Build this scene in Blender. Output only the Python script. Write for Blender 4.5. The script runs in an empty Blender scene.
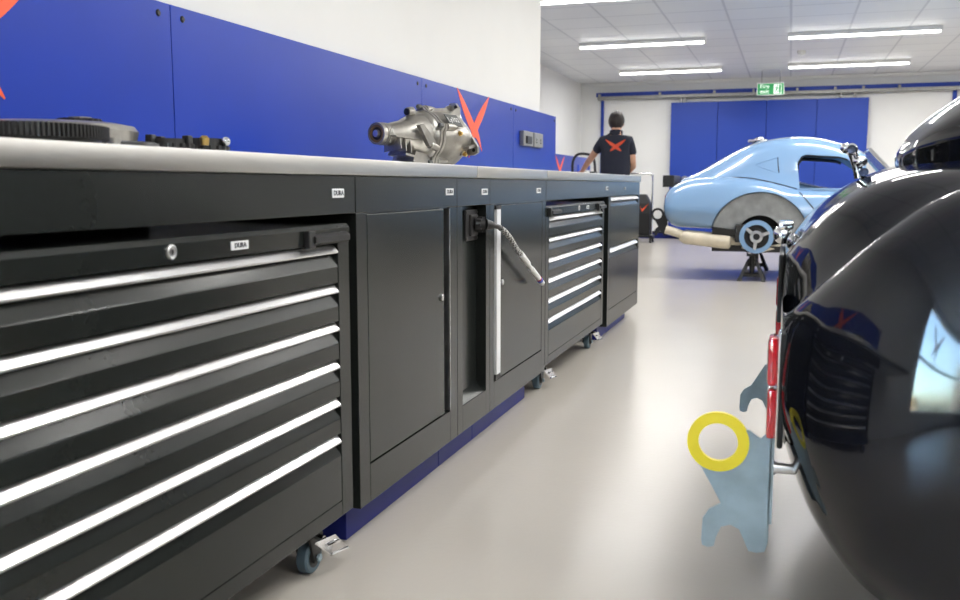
import bpy, bmesh, math, random
from mathutils import Vector, Matrix, Euler
from mathutils.bvhtree import BVHTree
random.seed(7)
S = bpy.context.scene
COL = S.collection
PI = math.pi

# ------------------------------------------------------------------ materials
def mat(name, color, rough=.5, metal=0., coat=0., var=.06, scale=8., bump=0., emit=None, estr=0., rvar=0., trans=0., ior=1.45, spec=None, stretch=None):
    m = bpy.data.materials.new(name); m.use_nodes = True
    nt = m.node_tree; b = nt.nodes['Principled BSDF']
    tc = nt.nodes.new('ShaderNodeTexCoord'); mp = nt.nodes.new('ShaderNodeMapping')
    nt.links.new(tc.outputs['Object'], mp.inputs[0])
    if stretch: mp.inputs['Scale'].default_value = stretch
    n = nt.nodes.new('ShaderNodeTexNoise'); n.inputs['Scale'].default_value = scale; n.inputs['Detail'].default_value = 4
    nt.links.new(mp.outputs[0], n.inputs['Vector'])
    r = nt.nodes.new('ShaderNodeValToRGB')
    r.color_ramp.elements[0].position = .3; r.color_ramp.elements[1].position = .7
    r.color_ramp.elements[0].color = [max(0, c*(1-var)) for c in color]+[1]
    r.color_ramp.elements[1].color = [min(1, c*(1+var)) for c in color]+[1]
    nt.links.new(n.outputs['Fac'], r.inputs[0]); nt.links.new(r.outputs[0], b.inputs['Base Color'])
    b.inputs['Roughness'].default_value = rough; b.inputs['Metallic'].default_value = metal
    if coat: b.inputs['Coat Weight'].default_value = coat; b.inputs['Coat Roughness'].default_value = .04
    if spec is not None: b.inputs['Specular IOR Level'].default_value = spec
    if trans: b.inputs['Transmission Weight'].default_value = trans; b.inputs['IOR'].default_value = ior
    if rvar:
        mr = nt.nodes.new('ShaderNodeMapRange'); mr.inputs['To Min'].default_value = max(0, rough-rvar); mr.inputs['To Max'].default_value = rough+rvar
        nt.links.new(n.outputs['Fac'], mr.inputs['Value']); nt.links.new(mr.outputs[0], b.inputs['Roughness'])
    if bump:
        bp = nt.nodes.new('ShaderNodeBump'); bp.inputs['Strength'].default_value = bump; bp.inputs['Distance'].default_value = .002
        nt.links.new(n.outputs['Fac'], bp.inputs['Height']); nt.links.new(bp.outputs[0], b.inputs['Normal'])
    if emit: b.inputs['Emission Color'].default_value = list(emit)+[1]; b.inputs['Emission Strength'].default_value = estr
    return m
def srgb(r, g, b):
    f = lambda c: (c/255/12.92) if c <= 10 else ((c/255+.055)/1.055)**2.4
    return (f(r), f(g), f(b))
M = {}
M['wall'] = mat('white_wall_paint', (.80,.80,.785), .6, var=.012, scale=3)
M['ceil'] = None
M['floor'] = None
M['blue'] = mat('blue_panel_paint', srgb(33,62,166), .28, var=.04, scale=3, spec=.2)
M['doorblue'] = mat('blue_door_paint', srgb(36,66,160), .45, var=.04, scale=2, spec=.3)
M['plinth'] = mat('blue_plinth_paint', srgb(30,38,112), .45, spec=.2)
M['grey'] = mat('dark_grey_powder_coat', srgb(31,34,33), .21, var=.05, scale=60, spec=.36)
M['gap'] = mat('black_trim_and_shade', (.012,.012,.012), .7)  # black of trim and gasket, also of sheets that paint shade in recesses
M['alu'] = mat('brushed_aluminium', (.72,.72,.73), .30, 1., var=.05, scale=30, stretch=(1,.05,1))
M['steel'] = mat('stainless_worktop', (.56,.55,.525), .34, 1., var=.05, scale=14, stretch=(1,.15,1))
M['chrome'] = mat('polished_chrome', (.85,.85,.87), .07, 1., var=.02)
M['zinc'] = mat('zinc_plated_steel', (.34,.44,.50), .42, .45, var=.16, scale=14)
M['cast'] = mat('cast_aluminium', (.39,.375,.345), .36, .85, var=.25, scale=18, bump=.35, rvar=.08)
M['castd'] = mat('oily_cast_iron', (.045,.045,.045), .4, .6, var=.4, scale=20, bump=.3)
M['blk'] = mat('black_plastic', (.014,.014,.015), .42)
M['rub'] = mat('black_rubber', (.018,.018,.019), .7)
M['brass'] = mat('brass_fitting', (.62,.42,.14), .3, 1.)
M['brown'] = mat('brown_seal', (.20,.12,.05), .5)
M['orange'] = mat('orange_vinyl', srgb(255,96,54), .45, var=.02)
M['yellow'] = mat('yellow_paint', srgb(238,218,50), .4, var=.05, scale=12)
M['white'] = mat('white_plastic', (.78,.78,.77), .4, var=.02)
M['paper'] = mat('badge_silver', (.80,.81,.82), .35, .2, var=.02)
M['ink'] = mat('badge_ink', (.02,.022,.03), .4)
M['casterblue'] = mat('grey_blue_tyre', srgb(84,104,116), .5)
M['carblue'] = mat('sky_blue_car_paint', srgb(125,160,198), .25, coat=1., var=.015, scale=2)
M['carblack'] = mat('black_car_paint', (.006,.007,.011), .06, var=.05, scale=3, spec=.45)
M['primer'] = mat('bare_grey_liner', (.74,.76,.76), .45, .35, var=.18, scale=9, bump=.3)
M['cream'] = mat('heat_stained_exhaust', srgb(214,204,184), .45, .2, var=.14, scale=8)
M['glass'] = mat('tinted_glass', (.55,.62,.60), .02, trans=1., var=.01)
M['dglass'] = mat('dark_rear_glass', (.03,.035,.04), .05, coat=1.)
M['red'] = mat('red_lens', (.55,.012,.02), .12, coat=1., var=.05, spec=.6)
M['skin'] = mat('skin', srgb(198,150,122), .5, var=.06, scale=20)
M['navy'] = mat('navy_cotton', srgb(30,33,48), .85, var=.12, scale=50, bump=.3)
M['trouser'] = mat('black_trousers', srgb(28,28,32), .85, var=.12, scale=50)
M['hair'] = mat('dark_brown_hair', srgb(38,30,27), .6, var=.35, scale=70, bump=.6)
M['green'] = mat('exit_sign_green', srgb(38,140,78), .4, var=.02, emit=srgb(38,140,78), estr=.25)
M['signwhite'] = mat('exit_sign_white', (.85,.9,.86), .4, var=.01, emit=(.85,.9,.86), estr=.35)
M['galv'] = mat('galvanised_track', (.30,.30,.29), .5, .6, var=.12, scale=20)
M['tag'] = mat('dark_metal_tag', (.10,.105,.10), .5, .3)
M['lamp'] = mat('lit_diffuser', (.9,.9,.9), .5, var=0, emit=(1.,.985,.96), estr=5.)
M['bluecap'] = mat('blue_marker_tape', srgb(60,90,200), .5)
M['redtape'] = mat('red_marker_tape', srgb(200,40,40), .5)
M['asphalt'] = mat('outdoor_paving', (.36,.34,.31), .8, var=.15, scale=3)
M['fence'] = mat('sandstone_block', (.45,.33,.19), .8, var=.15, scale=3)

def floor_mat():
    m = mat('poured_resin_floor', (.50,.466,.418), .24, var=.02, scale=1.3, spec=.42)
    nt = m.node_tree; b = nt.nodes['Principled BSDF']
    tc = nt.nodes.new('ShaderNodeTexCoord'); n = nt.nodes.new('ShaderNodeTexNoise'); n.inputs['Scale'].default_value = 55; n.inputs['Detail'].default_value = 3
    bp = nt.nodes.new('ShaderNodeBump'); bp.inputs['Strength'].default_value = .10; bp.inputs['Distance'].default_value = .004
    nt.links.new(tc.outputs['Object'], n.inputs['Vector']); nt.links.new(n.outputs['Fac'], bp.inputs['Height']); nt.links.new(bp.outputs[0], b.inputs['Normal'])
    return m
M['floor'] = floor_mat()
def ceiling_mat():
    # 600 mm suspended tiles on a T grid: brick texture as a square grid
    m = bpy.data.materials.new('suspended_tile_ceiling'); m.use_nodes = True
    nt = m.node_tree; b = nt.nodes['Principled BSDF']; b.inputs['Roughness'].default_value = .45
    tc = nt.nodes.new('ShaderNodeTexCoord'); mp = nt.nodes.new('ShaderNodeMapping'); nt.links.new(tc.outputs['Object'], mp.inputs[0])
    mp.inputs['Location'].default_value = (.86+.6*20, .1+.6*20, 0)
    br = nt.nodes.new('ShaderNodeTexBrick'); br.offset = 0; br.squash = 1
    br.inputs['Scale'].default_value = 1; br.inputs['Brick Width'].default_value = .6; br.inputs['Row Height'].default_value = .6
    br.inputs['Mortar Size'].default_value = .012; br.inputs['Mortar Smooth'].default_value = .1
    br.inputs['Color1'].default_value = (.78,.79,.80,1); br.inputs['Color2'].default_value = (.74,.75,.765,1); br.inputs['Mortar'].default_value = (.56,.57,.60,1)
    nt.links.new(mp.outputs[0], br.inputs['Vector']); nt.links.new(br.outputs['Color'], b.inputs['Base Color'])
    bp = nt.nodes.new('ShaderNodeBump'); bp.inputs['Strength'].default_value = .35; bp.inputs['Distance'].default_value = .004; bp.invert = False
    nt.links.new(br.outputs['Fac'], bp.inputs['Height']); nt.links.new(bp.outputs[0], b.inputs['Normal'])
    return m
M['ceil'] = ceiling_mat()

# ------------------------------------------------------------------ mesh helpers
class MB:
    def __init__(s): s.bm = bmesh.new()
    def box(s, x0, x1, y0, y1, z0, z1, bev=0.):
        r = bmesh.ops.create_cube(s.bm, size=1)
        for v in r['verts']:
            v.co = Vector(((x0+x1)/2+v.co.x*(x1-x0), (y0+y1)/2+v.co.y*(y1-y0), (z0+z1)/2+v.co.z*(z1-z0)))
        if bev:
            es = list({e for v in r['verts'] for e in v.link_edges})
            bmesh.ops.bevel(s.bm, geom=es, offset=bev, segments=2, affect='EDGES', profile=.6)
        return s
    def ring(s, c, u, w, r, n):
        return [s.bm.verts.new(c+u*(r*math.cos(2*PI*i/n))+w*(r*math.sin(2*PI*i/n))) for i in range(n)]
    def revolve(s, p0, d, prof, n=24, caps=True):
        """prof: list of (t along d, radius)"""
        p0 = Vector(p0); d = Vector(d).normalized(); u = d.orthogonal().normalized(); w = d.cross(u)
        rs = [s.ring(p0+d*t, u, w, max(r, 1e-4), n) for t, r in prof]
        for a, b in zip(rs, rs[1:]):
            for i in range(n): s.bm.faces.new((a[i], a[(i+1) % n], b[(i+1) % n], b[i]))
        if caps:
            s.bm.faces.new(list(reversed(rs[0]))); s.bm.faces.new(rs[-1])
        return s
    def cyl(s, p0, p1, r0, r1=None, n=20):
        p0 = Vector(p0); p1 = Vector(p1); L = (p1-p0).length
        return s.revolve(p0, p1-p0, [(0, r0), (L, r0 if r1 is None else r1)], n)
    def annulus(s, p0, d, ro, ri, h, n=40):
        p0 = Vector(p0); d = Vector(d).normalized(); u = d.orthogonal().normalized(); w = d.cross(u)
        q = [s.ring(p0, u, w, ro, n), s.ring(p0+d*h, u, w, ro, n), s.ring(p0+d*h, u, w, ri, n), s.ring(p0, u, w, ri, n)]
        for k in range(4):
            a, b = q[k], q[(k+1) % 4]
            for i in range(n): s.bm.faces.new((a[i], a[(i+1) % n], b[(i+1) % n], b[i]))
        return s
    def tube(s, pts, r, n=10, sub=6):
        P = catmull([Vector(p) for p in pts], sub) if sub > 1 and len(pts) > 2 else [Vector(p) for p in pts]
        rs = []; up = None
        for i, p in enumerate(P):
            t = (P[min(i+1, len(P)-1)]-P[max(i-1, 0)]).normalized()
            u = t.orthogonal().normalized() if up is None else (up-t*up.dot(t)).normalized()
            up = u; w = t.cross(u)
            rr = r(i/(len(P)-1)) if callable(r) else r
            rs.append(s.ring(p, u, w, rr, n))
        for a, b in zip(rs, rs[1:]):
            for i in range(n): s.bm.faces.new((a[i], a[(i+1) % n], b[(i+1) % n], b[i]))
        s.bm.faces.new(list(reversed(rs[0]))); s.bm.faces.new(rs[-1])
        return s
    def prism(s, poly, o, u, w, d):
        """poly 2d in the u,w frame at o, extruded by vector d"""
        o, u, w, d = Vector(o), Vector(u), Vector(w), Vector(d)
        a = [s.bm.verts.new(o+u*p+w*q) for p, q in poly]; b = [s.bm.verts.new(v.co+d) for v in a]
        s.bm.faces.new(list(reversed(a))); s.bm.faces.new(b); n = len(a)
        for i in range(n): s.bm.faces.new((a[i], a[(i+1) % n], b[(i+1) % n], b[i]))
        return s
    def sphere(s, c, r, sc=(1,1,1), seg=20, rot=None):
        q = bmesh.ops.create_uvsphere(s.bm, u_segments=seg, v_segments=seg//2+2, radius=r)
        mt = Matrix.Translation(Vector(c)) @ (rot.to_matrix().to_4x4() if rot else Matrix()) @ Matrix.Diagonal((*sc, 1))
        bmesh.ops.transform(s.bm, matrix=mt, verts=q['verts'])
        return s
    def loft(s, rings, cap=True):
        rs = [[s.bm.verts.new(Vector(p)) for p in r] for r in rings]; n = len(rs[0])
        for a, b in zip(rs, rs[1:]):
            for i in range(n): s.bm.faces.new((a[i], a[(i+1) % n], b[(i+1) % n], b[i]))
        if cap: s.bm.faces.new(list(reversed(rs[0]))); s.bm.faces.new(rs[-1])
        return s
    def text(s, body, size, mtx, depth=.0006, align='CENTER', bold=0):
        c = bpy.data.curves.new('lettering', 'FONT'); c.offset = bold; c.body = body; c.size = size; c.extrude = depth; c.align_x = align; c.align_y = 'CENTER'
        o = bpy.data.objects.new('lettering', c); COL.objects.link(o)
        dg = bpy.context.evaluated_depsgraph_get(); me = bpy.data.meshes.new_from_object(o.evaluated_get(dg))
        me.transform(mtx); s.bm.from_mesh(me)
        bpy.data.objects.remove(o); bpy.data.curves.remove(c); bpy.data.meshes.remove(me)
        return s

def catmull(P, sub):
    out = []
    for i in range(len(P)-1):
        p0 = P[i-1] if i else P[0]*2-P[1]
        p1, p2 = P[i], P[i+1]; p3 = P[i+2] if i+2 < len(P) else P[-1]*2-P[-2]
        for k in range(sub):
            t = k/sub
            out.append(((p1*2)+(p2-p0)*t+(p0*2-p1*5+p2*4-p3)*t*t+(p1*3-p0-p2*3+p3)*t**3)*.5)
    out.append(P[-1].copy())
    return out

def wloc(o):
    v = Vector((0,0,0))
    while o: v += o.location; o = o.parent
    return v
def obj(name, mb, m, parent=None, smooth=None, origin=None):
    """link a mesh given in world coordinates; a child is stored relative to its parent's base"""
    bm = mb.bm
    bmesh.ops.recalc_face_normals(bm, faces=bm.faces)
    vs = bm.verts
    if parent is None:
        if origin is None:
            xs = [v.co.x for v in vs]; ys = [v.co.y for v in vs]; zs = [v.co.z for v in vs]
            origin = ((min(xs)+max(xs))/2, (min(ys)+max(ys))/2, min(zs))
        off = Vector(origin)
    else: off = wloc(parent)
    for v in vs: v.co -= off
    if smooth is not None:
        for f in bm.faces: f.smooth = True
        for e in bm.edges:
            if len(e.link_faces) == 2 and e.calc_face_angle(0) > math.radians(smooth): e.smooth = False
    me = bpy.data.meshes.new(name); bm.to_mesh(me); bm.free()
    me.materials.append(M[m] if isinstance(m, str) else m)
    o = bpy.data.objects.new(name, me); COL.objects.link(o)
    if parent is None: o.location = off
    else: o.parent = parent
    return o
def tag(o, label, cat, group=None):
    o['label'] = label; o['category'] = cat
    if group: o['group'] = group
    return o
def thing(name, label, cat, loc, group=None):
    o = bpy.data.objects.new(name, None); COL.objects.link(o); o.location = loc
    o.empty_display_size = .05
    return tag(o, label, cat, group)
def struct(name, mb, m, smooth=None, parent=None):
    o = obj(name, mb, m, parent, smooth)
    if parent is None: o['kind'] = 'structure'
    return o
def copy_tree(o, loc=None, label=None, parent=None):
    c = o.copy(); COL.objects.link(c)
    if parent: c.parent = parent
    if loc is not None: c.location = loc
    if label: c['label'] = label
    for ch in list(o.children): copy_tree(ch, parent=c)
    return c
def bake(o):
    """apply modifiers"""
    dg = bpy.context.evaluated_depsgraph_get(); me = bpy.data.meshes.new_from_object(o.evaluated_get(dg))
    old = o.data; o.modifiers.clear(); o.data = me; me.name = old.name
    return o
def boolean(o, cutters):
    for c in cutters:
        md = o.modifiers.new('cut', 'BOOLEAN'); md.operation = 'DIFFERENCE'; md.object = c; md.solver = 'EXACT'
        bake(o)
        bpy.data.objects.remove(c)
    return o
def cutter(mb):
    bm = mb.bm; bmesh.ops.recalc_face_normals(bm, faces=bm.faces)
    me = bpy.data.meshes.new('cut'); bm.to_mesh(me); bm.free()
    o = bpy.data.objects.new('cut', me); COL.objects.link(o); return o
def shade(o, ang=35):
    me = o.data
    bm = bmesh.new(); bm.from_mesh(me)
    for f in bm.faces: f.smooth = True
    for e in bm.edges: e.smooth = not (len(e.link_faces) == 2 and e.calc_face_angle(0) > math.radians(ang))
    bm.to_mesh(me); bm.free()

# ------------------------------------------------------------------ camera
F, VPX, VPY, CAMH = 920., 790., 185., .88
pitch = math.atan((300-VPY)/F); yaw = math.atan((VPX-480)/math.hypot(F, 300-VPY))
cam = bpy.data.cameras.new('camera'); co = bpy.data.objects.new('camera', cam); COL.objects.link(co)
cam.sensor_width = 36; cam.lens = F/960*36
co.location = (0, 0, CAMH); co.rotation_euler = Euler((PI/2-pitch, 0, yaw), 'XYZ')
cam.clip_start = .02; cam.dof.use_dof = True; cam.dof.focus_distance = 3.0; cam.dof.aperture_fstop = 5.6
S.camera = co

# ------------------------------------------------------------------ room shell
CEIL, YB, XL, XN, YE, XR, YF = 2.56, 15.5, -3.39, -1.575, 5.95, 6.2, -6.0
struct('floor', MB().box(XL-.2, XR+.2, YE-.2, YB+.2, -.2, 0).box(XN-.2, XR+.2, YF-.2, YE-.2, -.2, 0), 'floor')
struct('ceiling', MB().box(XL-.2, XR+.2, YE-.2, YB+.2, CEIL, CEIL+.15).box(XN-.2, XR+.2, YF-.2, YE-.2, CEIL, CEIL+.15), 'ceil')
struct('wall_back', MB().box(XL-.2, XR+.2, YB, YB+.2, 0, CEIL), 'wall')
struct('wall_right', MB().box(XR, XR+.2, YF, YB, 0, CEIL), 'wall')
struct('wall_left', MB().box(XL-.2, XL, YE, YB, 0, CEIL), 'wall')
WY0, WY1, WZ0, WZ1 = -5.9, -1.9, .40, 2.52
sw = MB(); sw.box(XN-.2, XN, WY1, YE, 0, CEIL); sw.box(XN-.2, XN, YF-.2, WY0, 0, CEIL); sw.box(XN-.2, XN, WY0, WY1, 0, WZ0); sw.box(XN-.2, XN, WY0, WY1, WZ1, CEIL)
sw.box(XL-.2, XN-.2, YE-.2, YE, 0, CEIL)
struct('wall_side', sw, 'wall')
# large window in the side wall behind the camera; it shows in the black paint
struct('wall_front', MB().box(XN-.2, XR, YF-.2, YF, 0, CEIL), mat('dark_reflected_wall', srgb(40,48,70), .6))  # unseen wall, coloured dark so the black car's flank reflects dark
fr = MB()
for y in (WY0+.03, WY1-.03): fr.box(XN-.15, XN-.06, y-.03, y+.03, WZ0, WZ1)
for z in (WZ0+.03, 1.50, WZ1-.03): fr.box(XN-.14, XN-.07, WY0, WY1, z-.03, z+.03)
wf = struct('window_1', fr, 'alu')
obj('glass_pane', MB().box(XN-.115, XN-.105, WY0, WY1, WZ0+.02, WZ1-.02), 'glass', wf)
struct('ground', MB().box(-45, XN-.2, -40, YE-.2, -.1, -.02), 'asphalt')
struct('pillar', MB().box(-8.2, -6.6, -13.5, -12.0, -.02, 1.25, .03), 'fence')

# back wall: sliding door, tracks, trims
dX0, dX1 = -1.876, 1.09
YD = YB-.16
dm = MB(); n = 4; w = (dX1-dX0)/n
for k in range(n): dm.box(dX0+k*w+.004, dX0+(k+1)*w-.004, YD, YD+.06, .06, 2.20, .006)
dm.box(dX0+.01, dX1-.01, YD+.02, YD+.05, .06, 2.19)
d1 = struct('door_1', dm, 'doorblue')
for x in (dX0+.22, dX0+.16, dX1-.4, dX1-.2):
    obj('hanger', MB().box(x-.02, x+.02, YD+.01, YD+.05, 2.19, 2.30, .004), 'galv', d1)
struct('trim_1', MB().box(-3.115, 3.2, YB-.10, YB, 2.33, 2.395, .004), 'doorblue')
tr = MB().box(-3.08, 3.2, YB-.17, YB-.06, 2.275, 2.33, .01)
t2 = struct('trim_2', tr, 'galv')
for x in (-3.05, -2.06, -1.2, -.6, 0.05, .6, 1.0, 1.5, 2.6): obj('track_bracket', MB().box(x-.018, x+.018, YB-.18, YB-.10, 2.31, 2.372, .004), 'galv', t2)
struct('trim_3', MB().box(-3.04, -2.995, YB-.05, YB, .0, 2.275, .004), 'doorblue')
struct('trim_4', MB().box(2.245, 2.30, YB-.05, YB, .0, 2.275, .004), 'doorblue')
struct('baseboard_back', MB().box(-2.99, 2.24, YB-.03, YB, 0, .085, .003), 'plinth')
struct('trim_5', MB().box(-2.99, 2.24, YB-.035, YB, .085, .12, .003), 'gap')
# shallow ledge above the track
struct('trim_6', MB().box(XL, XR, YB-.05, YB, 2.515, CEIL, .004), 'wall')

# ------------------------------------------------------------------ ceiling lights
def batten(x0, x1, y, label):
    t = thing('ceiling_light', label, 'light', ((x0+x1)/2, y, CEIL-.08), 'white batten lights')
    obj('housing', MB().box(x0, x1, y-.04, y+.04, CEIL-.045, CEIL-.001, .004), 'white', t)
    e_ = 1 if y < 7 else .68
    obj('diffuser', MB().box(x0+.01, x1-.01, y-.030, y+.030, CEIL-.066, CEIL-.045, .008), 'lamp', t)
    for x in (x0, x1): obj('end_cap', MB().box(x-.006, x+.010, y-.041, y+.041, CEIL-.070, CEIL-.002, .004), 'white', t)
    la = bpy.data.lights.new('tube_light', 'AREA'); la.shape = 'RECTANGLE'; la.size = x1-x0-.03; la.size_y = .055; la.energy = LAMP_W*e_; la.color = (1., .985, .955)
    lo = bpy.data.objects.new('tube_light', la); COL.objects.link(lo); lo.parent = t; lo.location = (0, 0, .003)
LAMP_W = 25.
rows = [13.85, 11.1, 8.3, 5.5, 2.7, -.1]
rn = ['back row', 'second row from the back wall', 'third row from the back wall', 'fourth row from the back wall', 'fifth row from the back wall', 'row nearest the camera']
for k, y in enumerate(rows):
    if y > YE+.5: batten(-2.45, -.99, y, f'lit white ceiling batten, {rn[k]}, left-hand one')
    batten(-.085, 1.46, y, f'lit white ceiling batten, {rn[k]}, above the cars')
    batten(2.3, 3.8, y, f'lit white ceiling batten, {rn[k]}, out beyond the cars')
dt = thing('smoke_detector', 'small white round detector on the ceiling between two right-hand battens', 'detector', (.07, 12.6, CEIL))
obj('base', MB().cyl((.07,12.6,CEIL-.02), (.07,12.6,CEIL-.0005), .055), 'white', dt, 40)
obj('sensor_head', MB().revolve((.07,12.6,CEIL-.055), (0,0,1), [(0,.02),(.006,.04),(.03,.045),(.036,.05)]), 'white', dt, 40)

# exit sign
ex = thing('exit_sign', 'green and white fire exit sign hung from the ceiling on two wires', 'sign', (-.325, 14.6, 2.21))
SX0, SX1, SZ0, SZ1 = -.525, -.135, 2.205, 2.385
obj('casing', MB().box(SX0, SX1, 14.6, 14.63, SZ0, SZ1, .004), 'green', ex)
bo = MB()
for a in ((SX0,SX1,SZ0,SZ0+.01),(SX0,SX1,SZ1-.01,SZ1),(SX0,SX0+.01,SZ0,SZ1),(SX1-.01,SX1,SZ0,SZ1)): bo.box(a[0],a[1],14.594,14.602,a[2],a[3])
obj('border', bo, 'white', ex)
tm = lambda x, y, z: Matrix.Translation((x,y,z)) @ Matrix.Rotation(PI/2, 4, 'X')
for w_, z_ in (('Fire', 2.335), ('exit', 2.26)): obj('lettering', MB().text(w_, .085, tm(-.415,14.598,z_), .001), 'signwhite', ex)
pc = MB()
pc.prism([(0,0),(.11,0),(.11,.135),(0,.135)], (-.285,14.6,2.227), (1,0,0), (0,0,1), (0,-.002,0))
obj('pictogram_panel', pc, 'signwhite', ex)
mn = MB()
o_ = (-.285,14.5978,2.227); U_, W_, D_ = (1,0,0), (0,0,1), (0,-.0015,0)
mn.prism([(.072,.008),(.104,.008),(.104,.127),(.072,.127)], o_, U_, W_, D_)
mn.prism([(.05+.011*math.cos(a*PI/6), .112+.011*math.sin(a*PI/6)) for a in range(12)], o_, U_, W_, D_)
for q in ([(.03,.06),(.048,.055),(.06,.095),(.042,.1)], [(.03,.062),(.046,.056),(.03,.03),(.01,.022),(.008,.03),(.024,.038)], [(.042,.062),(.05,.054),(.066,.036),(.056,.01),(.048,.012),(.054,.034)], [(.05,.095),(.058,.085),(.07,.072),(.066,.066),(.05,.078)], [(.04,.1),(.046,.09),(.026,.085),(.02,.068),(.012,.07),(.018,.092)]):
    mn.prism(q, o_, U_, W_, D_)
obj('running_figure', mn, 'green', ex)
for x in (-.46, -.20): obj('wire', MB().cyl((x,14.615,2.385), (x,14.615,CEIL), .004, n=6), 'galv', ex)

# ------------------------------------------------------------------ blue back panels behind the bench
FX = -.95                     # front plane of the cabinets
WT0, WT1 = .902, .94          # worktop
PX = -1.55
def stroke(P, widths, sub=8):
    pts = catmull([Vector((a,b,0)) for a,b in P], sub); n = len(pts)
    W = catmull([Vector((w,0,0)) for w in widths], sub)
    L, R = [], []
    for i, p in enumerate(pts):
        t = (pts[min(i+1,n-1)]-pts[max(i-1,0)]).normalized(); nn = Vector((-t.y, t.x, 0)); w = max(W[min(i, len(W)-1)].x, .001)
        L.append((p+nn*w)[:2]); R.append((p-nn*w)[:2])
    return L, R
def logo(mb, o, u, w, d, s=1.):
    """orange mark of two crossing feathered wings"""
    for k, (P, W) in enumerate(([[(-.25,.165),(-.15,.085),(-.02,-.01),(.06,-.05),(.13,-.125)], [.002,.025,.032,.022,.002]],
                 [[(.25,.165),(.155,.09),(.03,-.005),(-.03,-.07),(-.08,-.165)], [.002,.024,.030,.022,.002]])):
        L, R = stroke(P, W)
        oo = Vector(o)+Vector(d)*(.15*k)
        for i in range(len(L)-1):
            mb.prism([(L[i][0]*s,L[i][1]*s),(L[i+1][0]*s,L[i+1][1]*s),(R[i+1][0]*s,R[i+1][1]*s),(R[i][0]*s,R[i][1]*s)], oo, u, w, d)
    bmesh.ops.remove_doubles(mb.bm, verts=mb.bm.verts, dist=1e-6)
    return mb
def panel(y0, y1, label, logos=(), x=PX, ztop=1.347, z0=.935, screws=True):
    t = thing('back_panel', label, 'panel', (x-.01, (y0+y1)/2, z0), 'blue back panels above the worktop')
    obj('board', MB().box(x-.0242, x, y0+.0015, y1-.0015, z0, ztop, .0015), 'blue', t)
    if screws:
        for y in (y0+.05, y1-.05): obj('screw', MB().revolve((x-.004,y,ztop-.03), (1,0,0), [(0,.009),(.005,.009),(.008,.006)], 12), 'blk', t, 40)
    for (yc, zc) in logos: obj('logo', logo(MB(), (x-.0005,yc,zc), (0,1,0), (0,0,1), (.002,0,0)), 'orange', t)
    return t
panel(.20, 2.089, 'blue metal back panel at the near left, part of an orange wing mark showing', [(1.40,1.182)])
panel(2.089, 3.83, 'long plain blue metal back panel left of the grey gearbox', [])
panel(3.83, 5.25, 'blue metal back panel with the whole orange crossed-wing mark behind the gearbox', [(4.535,1.182)])
p4 = panel(5.25, 6.29, 'blue metal back panel at the far end carrying the silver double socket', [])

so = thing('wall_socket', 'silver double power socket on the far blue back panel', 'socket', (PX, 5.605, 1.12))
for k, (y0, y1) in enumerate(((5.38, 5.59), (5.62, 5.83))):
    g = obj('faceplate', MB().box(PX, PX+.03, y0, y1, 1.115, 1.205, .006), 'galv', so)
    if k == 0: obj('switch_module', MB().box(PX+.03, PX+.04, y0+.04, y1-.06, 1.13, 1.175, .004), 'blk', g)
    else:
        h = MB()
        for yy in (y0+.05, y1-.06): h.box(PX+.029, PX+.032, yy-.012, yy+.012, 1.14, 1.148); h.box(PX+.029, PX+.032, yy-.005, yy+.005, 1.155, 1.168)
        obj('pin_hole', h, 'blk', g)

obj('window_mark', logo(MB(), (XN-.104, -3.3, 1.95), (0,1,0), (0,0,1), (.002,0,0), 2.2), 'redtape', wf)

# ------------------------------------------------------------------ worktops
WX0 = -1.53
for (y0, y1, lb) in ((-.4, 2.80, 'long near section of brushed steel worktop under the gearbox and gear parts'), (2.80, 3.70, 'short middle section of steel worktop above the second cupboard'), (3.70, 6.22, 'far section of steel worktop ending before the man')):
    wt = MB().box(WX0, FX+.006, y0+.0008, y1-.0008, WT0, WT1, .003)
    tag(obj('worktop', wt, 'steel', smooth=30), lb, 'worktop', 'steel worktop sections')

# ------------------------------------------------------------------ cabinets
def badge(y, z, parent, x=FX, wdt=.062, hgt=.02):
    b = obj('badge', MB().box(x, x+.003, y-wdt/2, y+wdt/2, z-hgt/2, z+hgt/2, .0012), 'paper', parent)
    R = Matrix(((0,0,1,0),(1,0,0,0),(0,1,0,0),(0,0,0,1)))
    obj('badge_lettering', MB().text('DURA', hgt*.72, Matrix.Translation((x+.0032,y,z)) @ R @ Matrix.Diagonal((1.2,1,1,1)), .0003, bold=.0006), 'ink', b)
HZ0, HZ1 = .816, .900
def header(mb, y0, y1): return mb.box(FX-.02, FX, y0+.0012, y1-.0012, HZ0, HZ1, .0012)

# loose fascia boards over the two mobile chests
for (y0, y1, yb, lb) in ((.55, 1.933, 1.845, 'dark grey fascia board under the worktop above the near drawer chest'), (3.70, 5.09, 5.03, 'dark grey fascia board under the worktop above the far drawer chest')):
    t = thing('fascia_board', lb, 'fascia', (FX-.01, (y0+y1)/2, HZ0), 'grey fascia boards')
    obj('board', header(MB(), y0, y1), 'grey', t)
    badge(yb, .862, t, wdt=.055)

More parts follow.
